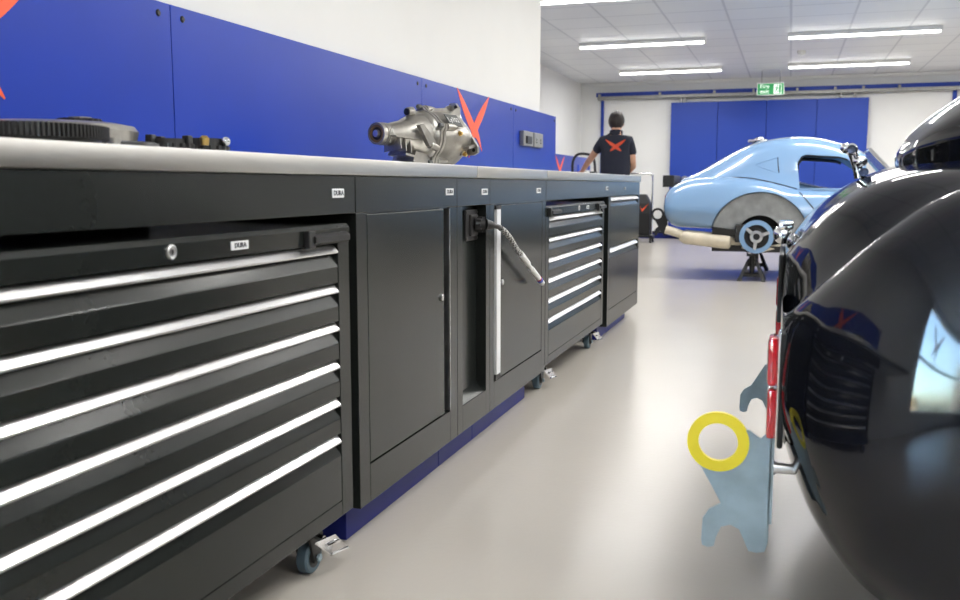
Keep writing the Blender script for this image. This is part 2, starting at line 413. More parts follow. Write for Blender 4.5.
# mobile drawer chest on castors
CY0, CY1 = .63, 1.897
ch = thing('drawer_chest', 'large dark grey chest of six drawers on castors, filling the left foreground', 'drawer chest', (-1.24, (CY0+CY1)/2, 0), 'drawer chests on castors')
BX = FX-.54
bd = MB()
bd.box(BX, FX-.045, CY0, CY1, .122, .79)                      # carcass
bd.box(FX-.05, FX, CY0, CY0+.055, .122, .79, .002); bd.box(FX-.05, FX, CY1-.055, CY1, .122, .79, .002)
bd.box(FX-.05, FX, CY0+.055, CY1-.055, .122, .158, .0015)
obj('body', bd, 'grey', ch)
tp = MB(); tp.prism([(FX-.05,.752),(FX,.752),(FX+.0015,.785),(FX-.006,.794),(BX,.794),(BX,.785),(FX-.05,.785)], (0,CY0,0), (1,0,0), (0,0,1), (0,CY1-CY0,0))
obj('top_panel', tp, 'grey', ch)
lk = obj('lock', MB().revolve((FX,1.255,.772), (1,0,0), [(0,.0125),(.004,.0125),(.005,.0105),(.002,.010),(.002,.0065),(.0045,.006)], 20), M['brass'] if 0 else 'alu', ch, 40)
obj('keyway', MB().box(FX+.003, FX+.006, 1.254, 1.256, .768, .776), 'blk', lk)
badge(1.452, .771, ch, FX+.001, .055, .016)
for y0, y1 in ((1.69, 1.866), (.661, .837)):
    b = MB(); b.box(FX, FX+.014, y0, y0+.028, .748, .785, .003); b.prism([(.004,.0),(.019,.002),(.019,.014),(.010,.02),(.004,.02)], (FX,y0+.02,.757), (1,0,0), (0,0,1), (0,y1-y0-.02,0)); b.box(FX, FX+.008, y1-.02, y1-.004, .757, .777)
    obj('side_handle', b, 'blk', ch)
zs = [.748, .659, .573, .487, .400, .314, .160]
dy0, dy1 = CY0+.058, CY1-.058
for k in range(6):
    zt, zb = zs[k], zs[k+1]+(.004 if k < 5 else 0)
    mb = MB(); mb.prism([(FX-.044,zt-.004),(FX-.030,zt-.004),(FX-.013,zt-.018),(FX-.001,zt-.046),(FX,zt-.049),(FX,zb),(FX-.044,zb)], (0,dy0,0), (1,0,0), (0,0,1), (0,dy1-dy0,0))
    d = obj('drawer', mb, 'grey', ch)
    hs = MB(); hs.prism([(FX-.034,zt),(FX-.010,zt),(FX+.0025,zt-.0145),(FX+.0020,zt-.018),(FX-.001,zt-.018),(FX-.0008,zt-.0155),(FX-.014,zt-.004),(FX-.034,zt-.004)], (0,dy0,0), (1,0,0), (0,0,1), (0,dy1-dy0,0))
    obj('handle_strip', hs, 'alu', d)
def castor(x, y, parent, pedal):
    r = .038
    cm = MB().box(x-.03, x+.03, y-.035, y+.035, .113, .121).cyl((x,y,.085), (x,y,.114), .022, n=16)
    for sx in (-1, 1): cm.prism([(-.030,.088),(.030,.088),(.012,.028),(-.012,.028)], (x+sx*.019-.0025,y,0), (0,1,0), (0,0,1), (.005,0,0))
    cm.box(x-.021, x+.021, y-.03, y+.03, .084, .09, .002).cyl((x-.026,y,r), (x+.026,y,r), .007, n=10)
    c = obj('castor', cm, 'castd', parent)
    w = MB(); w.revolve((x-.014,y,r), (1,0,0), [(0,.024),(0,.034),(.004,.038),(.024,.038),(.028,.034),(.028,.024)], 28)
    obj('tyre', w, 'casterblue', c, 40)
    obj('hub', MB().revolve((x-.0145,y,r), (1,0,0), [(0,.009),(0,.024),(.029,.024),(.029,.009)], 28), 'blk', c, 40)
    obj('axle_nut', MB().revolve((x+.024,y,r), (1,0,0), [(0,.009),(.006,.009)], 6), 'zinc', c)
    if pedal:
        q = MB()
        A_, B_, C_, D_ = (x+.040,y-.040,.090), (x+.058,y+.020,.090), (x+.068,y+.060,.044), (x+.060,y-.006,.052)
        q.loft([[A_, B_, C_, D_], [(p[0]-.003, p[1]+.001, p[2]-.004) for p in (A_, B_, C_, D_)]])
        m1, m2 = Vector(A_).lerp(Vector(D_), .45), Vector(B_).lerp(Vector(C_), .45)
        q.tube([m1.lerp(m2,.2)+Vector((.003,-.001,.003)), m1.lerp(m2,.5)+Vector((.005,-.002,.005)), m1.lerp(m2,.8)+Vector((.003,-.001,.003))], .004, 8, 3)
        q.tube([Vector(C_), Vector(C_).lerp(Vector(D_),.5), Vector(D_)], .004, 8, 1)
        q.cyl((x+.01,y,.09), (x+.045,y-.01,.088), .008, n=10)
        obj('brake_pedal', q, 'chrome', c)
for x in (FX-.06, BX+.06):
    for y in (CY0+.11, CY1-.11): castor(x, y, ch, x > -1.2)
ch2 = copy_tree(ch, loc=(ch.location.x, ch.location.y+3.07, 0), label='smaller-looking grey chest of six drawers on castors, right of the cupboard with the white strip')

# fixed cupboards -------------------------------------------------
ZB = .105
def carcass(mb, y0, y1, xf=FX-.03): return mb.box(WX0+.01, xf, y0, y1, ZB, HZ0)
def doorlock(y, z, parent):
    obj('lock', MB().revolve((FX,y,z), (1,0,0), [(0,.010),(.004,.010),(.006,.007)], 16), 'alu', parent, 40)
# A: wide cupboard
y0, y1 = 1.935, 2.623
A = thing('cupboard', 'wide dark grey cupboard with a plain door, next to the near drawer chest', 'cupboard', (-1.24, (y0+y1)/2, 0), 'grey cupboards')
b = carcass(MB(), y0, y1, FX-.04)
header(b, y0, y1)
b.box(FX-.04, FX, y0, y0+.058, ZB, HZ0-.001, .0015); b.box(FX-.04, FX, y1-.066, y1-.001, ZB, HZ0-.001, .0015)
b.box(FX-.04, FX, y0+.058, y1-.066, ZB, .2, .0015); b.box(FX-.04, FX-.004, y0+.058, y1-.066, .812, HZ0)
obj('body', b, 'grey', A)
d = obj('door', MB().box(FX-.025, FX-.001, 1.996, 2.512, .204, .811, .002), 'grey', A)
doorlock(2.487, .555, d)
obj('grip_strip', MB().box(FX-.04, FX-.036, 2.512, 2.552, .204, .811).box(FX-.04, FX+.002, 2.5515, 2.556, .204, .811), 'alu', d)
obj('grip_recess_shade', MB().box(FX-.0385, FX-.035, 2.513, 2.5515, .2, .811), 'gap', A)  # black sheet painting the shade inside the grip slot
badge(2.555, .860, A)
obj('plinth', MB().box(WX0+.05, FX-.065, 1.985, 2.621, 0, ZB, .002), 'plinth', A)
# B: niche unit with socket
y0, y1 = 2.623, 2.947
B = thing('niche_unit', 'narrow dark grey unit with an open recess holding a black socket', 'cabinet', (-1.24, (y0+y1)/2, 0))
b = MB().box(WX0+.01, FX-.036, y0, y1, ZB, HZ0); header(b, y0, y1)
b.box(FX-.036, FX, y0+.001, y0+.048, ZB, HZ0-.001, .0015); b.box(FX-.036, FX, y1-.042, y1-.001, ZB, HZ0-.001, .0015)
b.box(FX-.036, FX, y0+.048, y1-.042, ZB, .19, .0015)
b.prism([(FX-.036,.19),(FX-.004,.19),(FX-.036,.215)], (0,y0+.048,0), (1,0,0), (0,0,1), (0,y1-y0-.09,0))
obj('body', b, 'grey', B)
obj('plinth', MB().box(WX0+.05, FX-.065, 2.624, 2.946, 0, ZB, .002), 'plinth', B)
badge(2.885, .858, B)
pl = obj('socket_plate', MB().box(FX-.036, FX-.028, 2.785, 2.90, .70, .80, .003).box(FX-.030, FX-.020, 2.815, 2.885, .715, .785, .005), 'blk', B)
for (yy, zz) in ((2.793,.708),(2.892,.708),(2.793,.792),(2.892,.792)): obj('plate_screw', MB().revolve((FX-.029,yy,zz), (1,0,0), [(0,.005),(.003,.004)], 10), 'tag', pl)
# C: second cupboard
y0, y1 = 2.947, 3.696
Cc = thing('cupboard', 'dark grey cupboard with a wide bright full-height grip strip on its left edge', 'cupboard', (-1.24, (y0+y1)/2, 0), 'grey cupboards')
b = carcass(MB(), y0, y1, FX-.04); header(b, y0, y1)
b.box(FX-.04, FX, y0+.001, y0+.05, ZB, HZ0-.001, .0015); b.box(FX-.04, FX, y1-.055, y1, ZB, HZ0-.001, .0015)
b.box(FX-.04, FX, y0+.05, y1-.055, ZB, .2, .0015); b.box(FX-.04, FX-.004, y0+.05, y1-.055, .812, HZ0)
obj('body', b, 'grey', Cc)
d = obj('door', MB().box(FX-.025, FX-.001, 3.068, 3.642, .204, .811, .002), 'grey', Cc)
doorlock(3.085, .54, d)
gs = MB().box(FX-.03, FX+.005, 3.012, 3.056, .222, .797, .002)
obj('grip_strip', gs, 'paper', d)
obj('grip_cap', MB().box(FX-.03, FX+.004, 3.005, 3.06, .204, .222).box(FX-.03, FX+.004, 3.005, 3.06, .797, .811), 'blk', d)
badge(3.575, .858, Cc)
obj('plinth', MB().box(WX0+.05, FX-.065, 2.950, 3.62, 0, ZB, .002), 'plinth', Cc)
# E: end cabinet with two deep drawers
y0, y1 = 5.09, 6.20
E_ = thing('drawer_cabinet', 'dark grey end cabinet with two deep drawers on a blue plinth', 'cabinet', (-1.24, (y0+y1)/2, 0))
b = carcass(MB(), y0, y1, FX-.045); header(b, y0, y1)
b.box(FX-.045, FX, y0+.001, y0+.06, ZB-.02, HZ0-.001, .0015); b.box(FX-.045, FX, y1-.06, y1, ZB-.02, HZ0-.001, .0015)
b.box(FX-.045, FX, y0+.06, y1-.06, ZB-.02, .175, .0015)
obj('body', b, 'grey', E_)
for (zt, zb) in ((.812, .528), (.522, .178)):
    mb = MB(); mb.prism([(FX-.044,zt-.004),(FX-.030,zt-.004),(FX-.013,zt-.02),(FX-.001,zt-.05),(FX,zt-.053),(FX,zb),(FX-.044,zb)], (0,y0+.063,0), (1,0,0), (0,0,1), (0,y1-y0-.126,0))
    d = obj('drawer', mb, 'grey', E_)
    hs = MB(); hs.prism([(FX-.034,zt),(FX-.010,zt),(FX+.0055,zt-.018),(FX+.004,zt-.023),(FX+.0005,zt-.023),(FX+.0008,zt-.019),(FX-.012,zt-.004),(FX-.034,zt-.004)], (0,y0+.063,0), (1,0,0), (0,0,1), (0,y1-y0-.126,0))
    obj('handle_strip', hs, 'alu', d)
obj('plinth', MB().box(WX0+.05, FX-.065, 5.14, 6.08, 0, ZB-.02, .002), 'plinth', E_)
obj('lock', MB().revolve((FX,5.62,.86), (1,0,0), [(0,.008),(.006,.006)], 12), 'chrome', E_)
# black boards added in the two bays, painting the shade behind the chests
for (a, bb, lb) in ((.55, 1.93, 'black shade board added in the bay behind the near drawer chest'), (3.705, 5.085, 'black shade board added in the bay behind the far drawer chest')):
    tag(obj('bay_shade_board', MB().box(WX0, WX0+.01, a, bb, 0, .9), 'gap'), lb, 'board', 'bay shade boards')

# ------------------------------------------------------------------ plugged hose in the niche
PXH = FX-.0195
hz = thing('hose', 'black plug with braided grey hose drooping out of the niche socket', 'hose', (PXH, 2.85, .75))
pg = MB(); pg.cyl((PXH,2.85,.752), (FX+.010,2.862,.752), .023, .025, 16); pg.cyl((FX+.010,2.862,.752), (FX+.030,2.885,.748), .020, .013, 16); pg.tube([(FX+.027,2.88,.748), (FX+.036,2.91,.744), (FX+.037,2.955,.737)], .008, 12, 4)
obj('plug', pg, 'blk', hz, 40)
for a in range(10): 
    cy, cz = 2.856+.0235*math.cos(a*PI/5), .752+.0235*math.sin(a*PI/5)
    obj('plug_ridge', MB().box(FX-.012, FX+.006, cy-.003, cy+.003, cz-.003, cz+.003, .001), 'rub', hz)
def braid_mat():
    m = mat('black_white_braid', (.5,.5,.5), .6); nt = m.node_tree; bsdf = nt.nodes['Principled BSDF']
    tc = nt.nodes.new('ShaderNodeTexCoord'); ck = nt.nodes.new('ShaderNodeTexChecker'); ck.inputs['Scale'].default_value = 105
    ck.inputs['Color1'].default_value = (.6,.6,.58,1); ck.inputs['Color2'].default_value = (.02,.02,.02,1)
    mp = nt.nodes.new('ShaderNodeMapping'); mp.inputs['Rotation'].default_value = (.6,.7,.4)
    nt.links.new(tc.outputs['Object'], mp.inputs[0]); nt.links.new(mp.outputs[0], ck.inputs['Vector']); nt.links.new(ck.outputs['Color'], bsdf.inputs['Base Color'])
    return m
HXX = FX+.037
hp = [(HXX,2.945,.738), (HXX,3.00,.722), (HXX,3.07,.693), (HXX,3.13,.660), (HXX,3.19,.634)]
obj('braided_sleeve', MB().tube(hp, .0095, 12, 8), braid_mat(), hz, 40)
e = MB(); e.tube([(HXX,3.19,.634),(HXX,3.25,.608),(HXX,3.29,.590)], .012, 12, 4); e.tube([(HXX,3.285,.592),(HXX,3.35,.562)], .008, 12, 1); e.tube([(HXX,3.34,.567),(HXX,3.45,.520)], .011, 12, 1)
obj('taped_connector', e, 'white', hz, 40)
obj('red_band', MB().tube([(HXX,3.447,.5215),(HXX,3.455,.518)], .0118, 12, 1), 'redtape', hz, 40)
obj('blue_band', MB().tube([(HXX,3.458,.5165),(HXX,3.475,.509)], .0118, 12, 1), 'bluecap', hz, 40)
obj('end_nozzle', MB().tube([(HXX,3.475,.509),(HXX,3.505,.496)], .0105, 12, 1), 'white', hz, 40)

# ------------------------------------------------------------------ gearbox on the worktop
def gearbox():
    t = thing('gearbox', 'grey cast aluminium gearbox lying on the steel worktop, open shaft end to the left', 'gearbox', (-1.2, 2.9, WT1))
    ax = Vector((.262,.966,0)).normalized(); P = Vector((-1.25,2.70,WT1+.102)); K = 1.06; Z = Vector((0,0,1)); side = ax.cross(Z)      # side points to the camera side (+x)
    at = lambda s, a=0., b=0.: P+ax*s*K+side*a+Z*b
    class GB(MB):
        def revolve(q, p0, d, prof, n=24, caps=True): return MB.revolve(q, p0, d, [(t*(K if d is ax else 1), r) for t, r in prof], n, caps)
        def prism(q, poly, o, u, w, d): return MB.prism(q, [(a*(K if u is ax else 1), b) for a, b in poly], o, u, w, d)
    # tail housing
    mb = GB(); mb.revolve(P, ax, [(.012,.028),(0,.029),(0,.0345),(.012,.0355),(.02,.033),(.06,.036),(.10,.045),(.135,.053),(.15,.062),(.17,.070),(.205,.076)], 36, caps=False)
    for s in (.022,.03,.038): mb.revolve(at(s), ax, [(0,.0335),(.001,.036),(.004,.036),(.005,.0335)], 36, caps=False)
    obj('tail_housing', mb, 'cast', t, 35)
    rb = GB()
    for s, h in ((.06,.045),(.085,.052),(.11,.058)): rb.prism([(-.02,-.01),(.045,-.012),(.05,-h),(-.02,-h-.012)], at(s), side, Z, ax*.004)
    rb.prism([(.03,-.005),(.155,-.012),(.155,-.016),(.03,-.010)], at(0,.030,0), ax, Z, side*.026)
    rb.prism([(.09,-.058),(.20,-.075),(.20,-.082),(.09,-.066)], at(0,-.03,0), ax, Z, side*.075)
    rb.prism([(.14,-.052),(.21,-.06),(.21,-.102),(.125,-.085)], at(0,-.045,0), ax, Z, side*.09)
    obj('rib', rb, 'cast', t)
    obj('seal_ring', GB().annulus(at(.003), ax, .0285, .021, .008, 32), 'brown', t, 40)
    obj('bearing', GB().annulus(at(.006), ax, .0215, .010, .006, 32), 'blk', t, 40)
    obj('output_shaft', GB().revolve(at(-.004), ax, [(0,.004),(0,.0105),(.002,.0118),(.02,.0118)], 24), 'alu', t, 40)
    # mid case and flange with a dark seam
    mb = GB(); mb.revolve(at(.195), ax, [(0,.074),(.004,.080),(.014,.086),(.026,.087)], 40); obj('mid_case', mb, 'cast', t, 35)
    def flange(s0, th, grow, m, nm):
        pts = []
        for i in range(48):
            a = 2*PI*i/48; r = .088+grow
            for ba in (.35, 1.55, 2.75, 3.95, 5.2): 
                dlt = abs((a-ba+PI) % (2*PI)-PI)
                r += .017*math.exp(-(dlt/.13)**2)
            zz = max(r*math.sin(a), -.098)
            pts.append((r*math.cos(a), zz))
        mb = GB(); mb.prism(pts, at(s0), side, Z, ax*th); return obj(nm, mb, m, t, 40)
    flange(.214, .013, 0, 'cast', 'flange'); flange(.227, .0035, -.002, 'gap', 'gasket'); flange(.2305, .013, 0, 'cast', 'flange')
    for ba in (.35, 1.55, 2.75, 3.95, 5.2):
        c = at(.205, .098*math.cos(ba), max(.098*math.sin(ba), -.088)); bl = GB(); bl.revolve(c, ax, [(-.004,.007),(.0,.009),(.012,.009)], 6); obj('flange_bolt', bl, 'tag', t)
        bs = GB(); bs.revolve(at(.243, .092*math.cos(ba), max(.092*math.sin(ba), -.086)), ax, [(0,.014),(.04,.011),(.06,.006)], 14); obj('bolt_boss', bs, 'cast', t, 40)
    mc = GB()
    rings = []
    for s, r in ((.235,.080),(.25,.086),(.30,.090),(.35,.092),(.375,.090),(.385,.085)):
        rg = []
        for i in range(40):
            a = 2*PI*i/40; k = 1+.06*math.cos(4*a)
            rg.append(at(s, r*k*math.cos(a), max(r*k*math.sin(a), -.101)))
        rings.append(rg)
    mc.loft(rings); obj('main_case', mc, 'cast', t, 35)
    tc_ = GB(); tc_.prism([(.24,.078),(.26,.096),(.33,.102),(.35,.088),(.35,.07),(.24,.07)], at(0,-.05,0), ax, Z, side*.075); obj('top_cover', tc_, 'cast', t)
    br = GB(); br.sphere(at(.175,-.008,.078), .018, (1,1,.8)); br.cyl(at(.150,.0,.078), at(.175,.0,.080), .014, .016, 14); obj('breather_boss', br, 'cast', t, 40)
    obj('breather_plug', GB().cyl(at(.145,.002,.077), at(.152,.002,.078), .011, .011, 14), 'blk', t, 40)
    # ears at the bell end
    er = GB(); er.prism([(.0,.05),(.0,.110),(.012,.122),(.035,.122),(.045,.108),(.045,.09),(.075,.03),(.05,.02)], at(.378,-.01,0), side, Z, ax*.012)
    er.prism([(.31,.075),(.385,.085),(.385,.118),(.36,.112)], at(0,.0,0), ax, Z, side*.006); er.prism([(.31,.07),(.385,.075),(.385,.108),(.36,.10)], at(0,.035,0), ax, Z, side*.006)
    er.prism([(.05,.02),(.085,.015),(.118,-.03),(.118,-.05),(.10,-.06),(.05,-.06)], at(.378,0,0), side, Z, ax*.012)
    er.prism([(.34,-.03),(.385,-.02),(.385,-.03),(.34,-.04)], at(0,.06,0), ax, Z, side*.05)
    obj('mounting_ear', er, 'cast', t)
    for a, b_ in ((.027,.108), (.103,-.042)): obj('ear_hole', GB().cyl(at(.3765,a,b_), at(.391,a,b_), .0065, n=14), 'blk', t)
    # side bracket, plugs, tag
    sb = GB(); sb.prism([(.12,.03),(.14,.035),(.205,-.02),(.195,-.04),(.17,-.035)], at(0,.062,0), ax, Z, side*.016); sb.cyl(at(.18,.07,-.03), at(.215,.072,-.04), .013, .012, 14); obj('side_lug', sb, 'cast', t, 40)
    for s, a in ((.31,.12), (.36,-.62)):
        c = at(s, .093*math.cos(a), .093*math.sin(a)); dd = side*math.cos(a)+Z*math.sin(a)
        q = GB(); q.revolve(c, dd, [(-.004,.009),(.006,.009)], 6); q.revolve(c, dd, [(.006,.0055),(.012,.0055)], 14); obj('brass_plug', q, 'brass', t)
        obj('plug_boss', GB().revolve(c, dd, [(-.01,.016),(.0,.0135)], 16), 'cast', t, 40)
    # plate follows the case, high on the camera side
    a = .62; nrm = side*math.cos(a)+Z*math.sin(a); up = Z*math.cos(a)-side*math.sin(a); c = at(.296,0,0)+nrm*.0945
    tg = GB(); tg.prism([(-.034,-.024),(.034,-.024),(.034,.024),(-.034,.024)], c, ax, up, nrm*.0025); g = obj('tag_plate', tg, 'tag', t)
    mt = Matrix(((ax.x,up.x,nrm.x,0),(ax.y,up.y,nrm.y,0),(ax.z,up.z,nrm.z,0),(0,0,0,1)))
    obj('lettering', GB().text('Ly702', .026, Matrix.Translation(c+nrm*.003) @ mt, .0004), 'white', g)
gearbox()

# ------------------------------------------------------------------ gear parts at the near end of the worktop
def flywheel():
    c = Vector((-1.11,1.10,WT1)); t = thing('ring_gear', 'large dark toothed ring gear lying flat at the near end of the worktop', 'ring gear', c)
    n = 120; ro, ri = .14, .11
    mb = MB(); pts = []
    for i in range(n):
        a = 2*PI*i/n
        for da, r in ((-.013, ro-.006), (-.008, ro), (.008, ro), (.013, ro-.006)): pts.append((r*math.cos(a+da), r*math.sin(a+da)))
    m = len(pts); lo = [mb.bm.verts.new((c.x+p, c.y+q, WT1+.008)) for p, q in pts]; hi = [mb.bm.verts.new((c.x+p, c.y+q, WT1+.0275)) for p, q in pts]
    for i in range(m): mb.bm.faces.new((lo[i], lo[(i+1) % m], hi[(i+1) % m], hi[i]))
    mb.bm.faces.new(list(reversed(lo))); mb.bm.faces.new(hi)
    obj('toothed_rim', mb, 'castd', t)
    obj('hub', MB().cyl((c.x,c.y,WT1), (c.x,c.y,WT1+.009), .128, n=48), 'castd', t, 40)
    return c
c0 = flywheel()
c1 = Vector((-1.33,1.42,WT1))
dk = thing('clutch_cover', 'large round pale grey cover lying behind the dark ring gear', 'cover', c1)
obj('shell', MB().revolve(c1+Vector((0,0,.015)), (0,0,1), [(0,.12),(.004,.150),(.026,.155),(.036,.148),(.041,.120),(.044,.05),(.045,.01)], 56), 'cast', dk, 40)
for a in (-2.3, -1.6, -.9, -.2):
    p = c1+Vector((.13*math.cos(a), .13*math.sin(a), 0)); obj('foot', MB().box(p.x-.014, p.x+.014, p.y-.014, p.y+.014, WT1, WT1+.021, .003), 'castd', dk)
g3 = Vector((-1.335, 1.50, c1.z+.0578))
bv = thing('bevel_gear', 'small dark gear with slanted teeth lying on the pale round cover', 'gear', g3)
pts = []
mb = MB()
for i in range(18):
    a = 2*PI*i/18; pts += [(.05*math.cos(a-.09), .05*math.sin(a-.09)), (.05*math.cos(a+.02), .05*math.sin(a+.02)), (.04*math.cos(a+.06), .04*math.sin(a+.06)), (.04*math.cos(a+.2), .04*math.sin(a+.2))]
rot = lambda p, k: (p[0]*math.cos(k)-p[1]*math.sin(k), p[0]*math.sin(k)+p[1]*math.cos(k))
mb.loft([[(g3.x+rot(p,.0)[0], g3.y+rot(p,.0)[1], g3.z) for p in pts], [(g3.x+rot(p,.22)[0]*.8, g3.y+rot(p,.22)[1]*.8, g3.z+.012) for p in pts]])
obj('toothed_body', mb, 'castd', bv)
obj('bore_collar', MB().annulus((g3.x,g3.y,g3.z+.012), (0,0,1), .022, .014, .003, 20), 'cast', bv, 40)
for k, (px, py, lb) in enumerate(((-1.20, 1.588, 'small dark synchro hub on a grey ring, nearer the ring gear'), (-1.20, 1.712, 'small dark synchro hub with a brass pin on a grey ring, nearer the gearbox'))):
    c = Vector((px, py, WT1)); t = thing('synchro_hub', lb, 'gear hub', c, 'synchro hubs on the worktop')
    obj('base_ring', MB().annulus(c, (0,0,1), .048, .03, .014, 36), 'cast', t, 40)
    pts = []
    for i in range(20):
        a = 2*PI*i/20; pts += [(.056*math.cos(a-.05), .056*math.sin(a-.05)), (.056*math.cos(a+.05), .056*math.sin(a+.05)), (.051*math.cos(a+.09), .051*math.sin(a+.09)), (.051*math.cos(a+.22), .051*math.sin(a+.22))]
    mb = MB(); mb.prism(pts, c+Vector((0,0,.0145)), (1,0,0), (0,1,0), (0,0,.008)); obj('gear_plate', mb, 'castd', t)
    obj('hub_barrel', MB().annulus(c+Vector((0,0,.0225)), (0,0,1), .040 if k == 0 else .042, .025, .010 if k == 0 else .016, 30), 'castd', t, 40)
    for a in (.4, 2.5, 4.6):
        p = c+Vector((.042*math.cos(a), .042*math.sin(a), .0225)); obj('lug', MB().box(p.x-.008, p.x+.008, p.y-.008, p.y+.008, p.z, p.z+.017, .003), 'castd', t)
    if k: obj('brass_pin', MB().revolve(c+Vector((.035,-.045,.0225)), (0,0,1), [(0,.009),(.015,.010),(.02,.005)], 14), 'brass', t, 40); obj('steel_ball', MB().sphere(c+Vector((.050,.01,.0325)), .010), 'chrome', t, 60)
bl = Vector((-1.12,1.40,WT1))
sf = thing('selector_fork', 'small dark selector fork lying in front of the pale round cover', 'fork', bl)
obj('fork_arm', MB().tube([(bl.x-.05,bl.y-.07,WT1+.008),(bl.x,bl.y-.05,WT1+.009),(bl.x+.03,bl.y,WT1+.009),(bl.x,bl.y+.05,WT1+.008)], .008, 8, 5), 'castd', sf, 40)
obj('fork_boss', MB().cyl((bl.x-.005,bl.y-.055,WT1+.001), (bl.x-.005,bl.y-.055,WT1+.022), .012), 'cast', sf, 40)

# ------------------------------------------------------------------ far bench along the left wall
w2 = MB().box(-2.90, -2.30, 6.6, 13.85, WT0, WT1, .003)
tag(obj('worktop', w2, 'steel', smooth=30), 'steel worktop of the far bench that the man works at, mostly hidden', 'worktop', 'steel worktop sections')
for k in range(6):
    a = 6.6+k*1.208; t = thing('cupboard', 'dark grey cupboard under the far bench where the man works', 'cupboard', (-2.6, a+.604, 0), 'far bench cupboards')
    obj('body', MB().box(-2.89, -2.34, a+.002, a+1.206, .1, WT0-.001), 'grey', t)
    obj('plinth', MB().box(-2.85, -2.40, a+.002, a+1.206, 0, .1), 'plinth', t)
    for j in range(2): obj('door', MB().box(-2.34, -2.318, a+.02+j*.59, a+.59+j*.59, .12, .88, .002), 'grey', t)
panel(6.6, 10.3, 'blue back panel of the far bench, its hidden near half', [], x=-2.902, ztop=1.283, screws=False)
panel(10.3, 13.83, 'blue back panel of the far bench left of the man, orange mark showing', [(12.02,1.10)], x=-2.902, ztop=1.283, screws=False)
tb = Vector((-2.52, 11.75, WT1))
tt = thing('tool_tray', 'dark tool tray with a black arched handle on the far bench', 'tool tray', tb)
m_ = MB().box(tb.x-.16, tb.x+.16, tb.y-.10, tb.y+.10, WT1, WT1+.11, .01)
obj('tray_body', m_, 'blk', tt)
obj('arched_handle', MB().tube([(tb.x-.15,tb.y,WT1+.10),(tb.x-.145,tb.y,WT1+.24),(tb.x-.09,tb.y,WT1+.325),(tb.x+.02,tb.y,WT1+.335),(tb.x+.12,tb.y,WT1+.29),(tb.x+.15,tb.y,WT1+.10)], .017, 10, 6), 'blk', tt, 50)
for k in range(3): obj('tool_grip', MB().cyl((tb.x-.08+k*.07,tb.y+.03,WT1+.1), (tb.x-.08+k*.07,tb.y+.03,WT1+.2), .016, .012, 12), 'bluecap', tt, 40)
cpp = Vector((-2.36, 11.15, WT1)); t = thing('cup', 'small white cup on the far bench beside the man\'s left hand', 'cup', cpp)
obj('cup_wall', MB().revolve(cpp, (0,0,1), [(0,.03),(.002,.034),(.12,.042),(.118,.038),(.01,.03)], 24), 'white', t, 40)
bx = Vector((-2.33, 11.3, WT1)); t = thing('parts_box', 'low dark blue box on the far bench edge right of the man\'s left hand', 'box', (bx.x+.08, bx.y+.1, WT1))
obj('box_body', MB().box(bx.x-.02, bx.x+.20, bx.y+.06, bx.y+.2, WT1, WT1+.065, .005), 'bluecap', t)
obj('lid', MB().box(bx.x-.023, bx.x+.203, bx.y+.057, bx.y+.203, WT1+.0655, WT1+.085, .005), 'blk', t)

# ------------------------------------------------------------------ the man
def skin(name, verts, edges, m, parent, sub=2, extra=None, voxel=None, root=0):
    me = bpy.data.meshes.new(name); me.from_pydata([v[0] for v in verts], edges, []); me.update()
    o = bpy.data.objects.new(name, me); COL.objects.link(o)
    md = o.modifiers.new('skin', 'SKIN'); md.use_smooth_shade = True
    if not me.skin_vertices: me.skin_vertices.new(name='skin')
    for i, v in enumerate(verts):
        r = v[1]; me.skin_vertices[0].data[i].radius = r if isinstance(r, tuple) else (r, r)
        me.skin_vertices[0].data[i].use_root = (i == root)
    s_ = o.modifiers.new('sub', 'SUBSURF'); s_.levels = sub; s_.render_levels = sub
    bake(o)
    bm = bmesh.new(); bm.from_mesh(o.data); bmesh.ops.holes_fill(bm, edges=[e for e in bm.edges if e.is_boundary], sides=0)
    bmesh.ops.triangulate(bm, faces=[f for f in bm.faces if len(f.verts) > 4]); bmesh.ops.recalc_face_normals(bm, faces=bm.faces); bm.to_mesh(o.data); bm.free()
    if extra:
        bm = bmesh.new(); bm.from_mesh(o.data)
        w = MB(); extra(w); bmesh.ops.recalc_face_normals(w.bm, faces=w.bm.faces)
        tmp = bpy.data.meshes.new('tmp'); w.bm.to_mesh(tmp); w.bm.free(); bm.from_mesh(tmp); bpy.data.meshes.remove(tmp)
        bm.to_mesh(o.data); bm.free()
    if voxel:
        r = o.modifiers.new('rm', 'REMESH'); r.mode = 'VOXEL'; r.voxel_size = voxel; r.use_smooth_shade = True
        sm = o.modifiers.new('sm', 'SMOOTH'); sm.factor = .5; sm.iterations = 3
        bake(o)
    for p in o.data.polygons: p.use_smooth = True
    o.data.materials.clear(); o.data.materials.append(M[m]); o.parent = parent
    return o
man = thing('person', 'dark-haired man in navy polo with orange cross mark, back turned, working at far bench', 'person', (-1.89, 10.5, 0))
man.rotation_euler = (0, 0, math.radians(8))
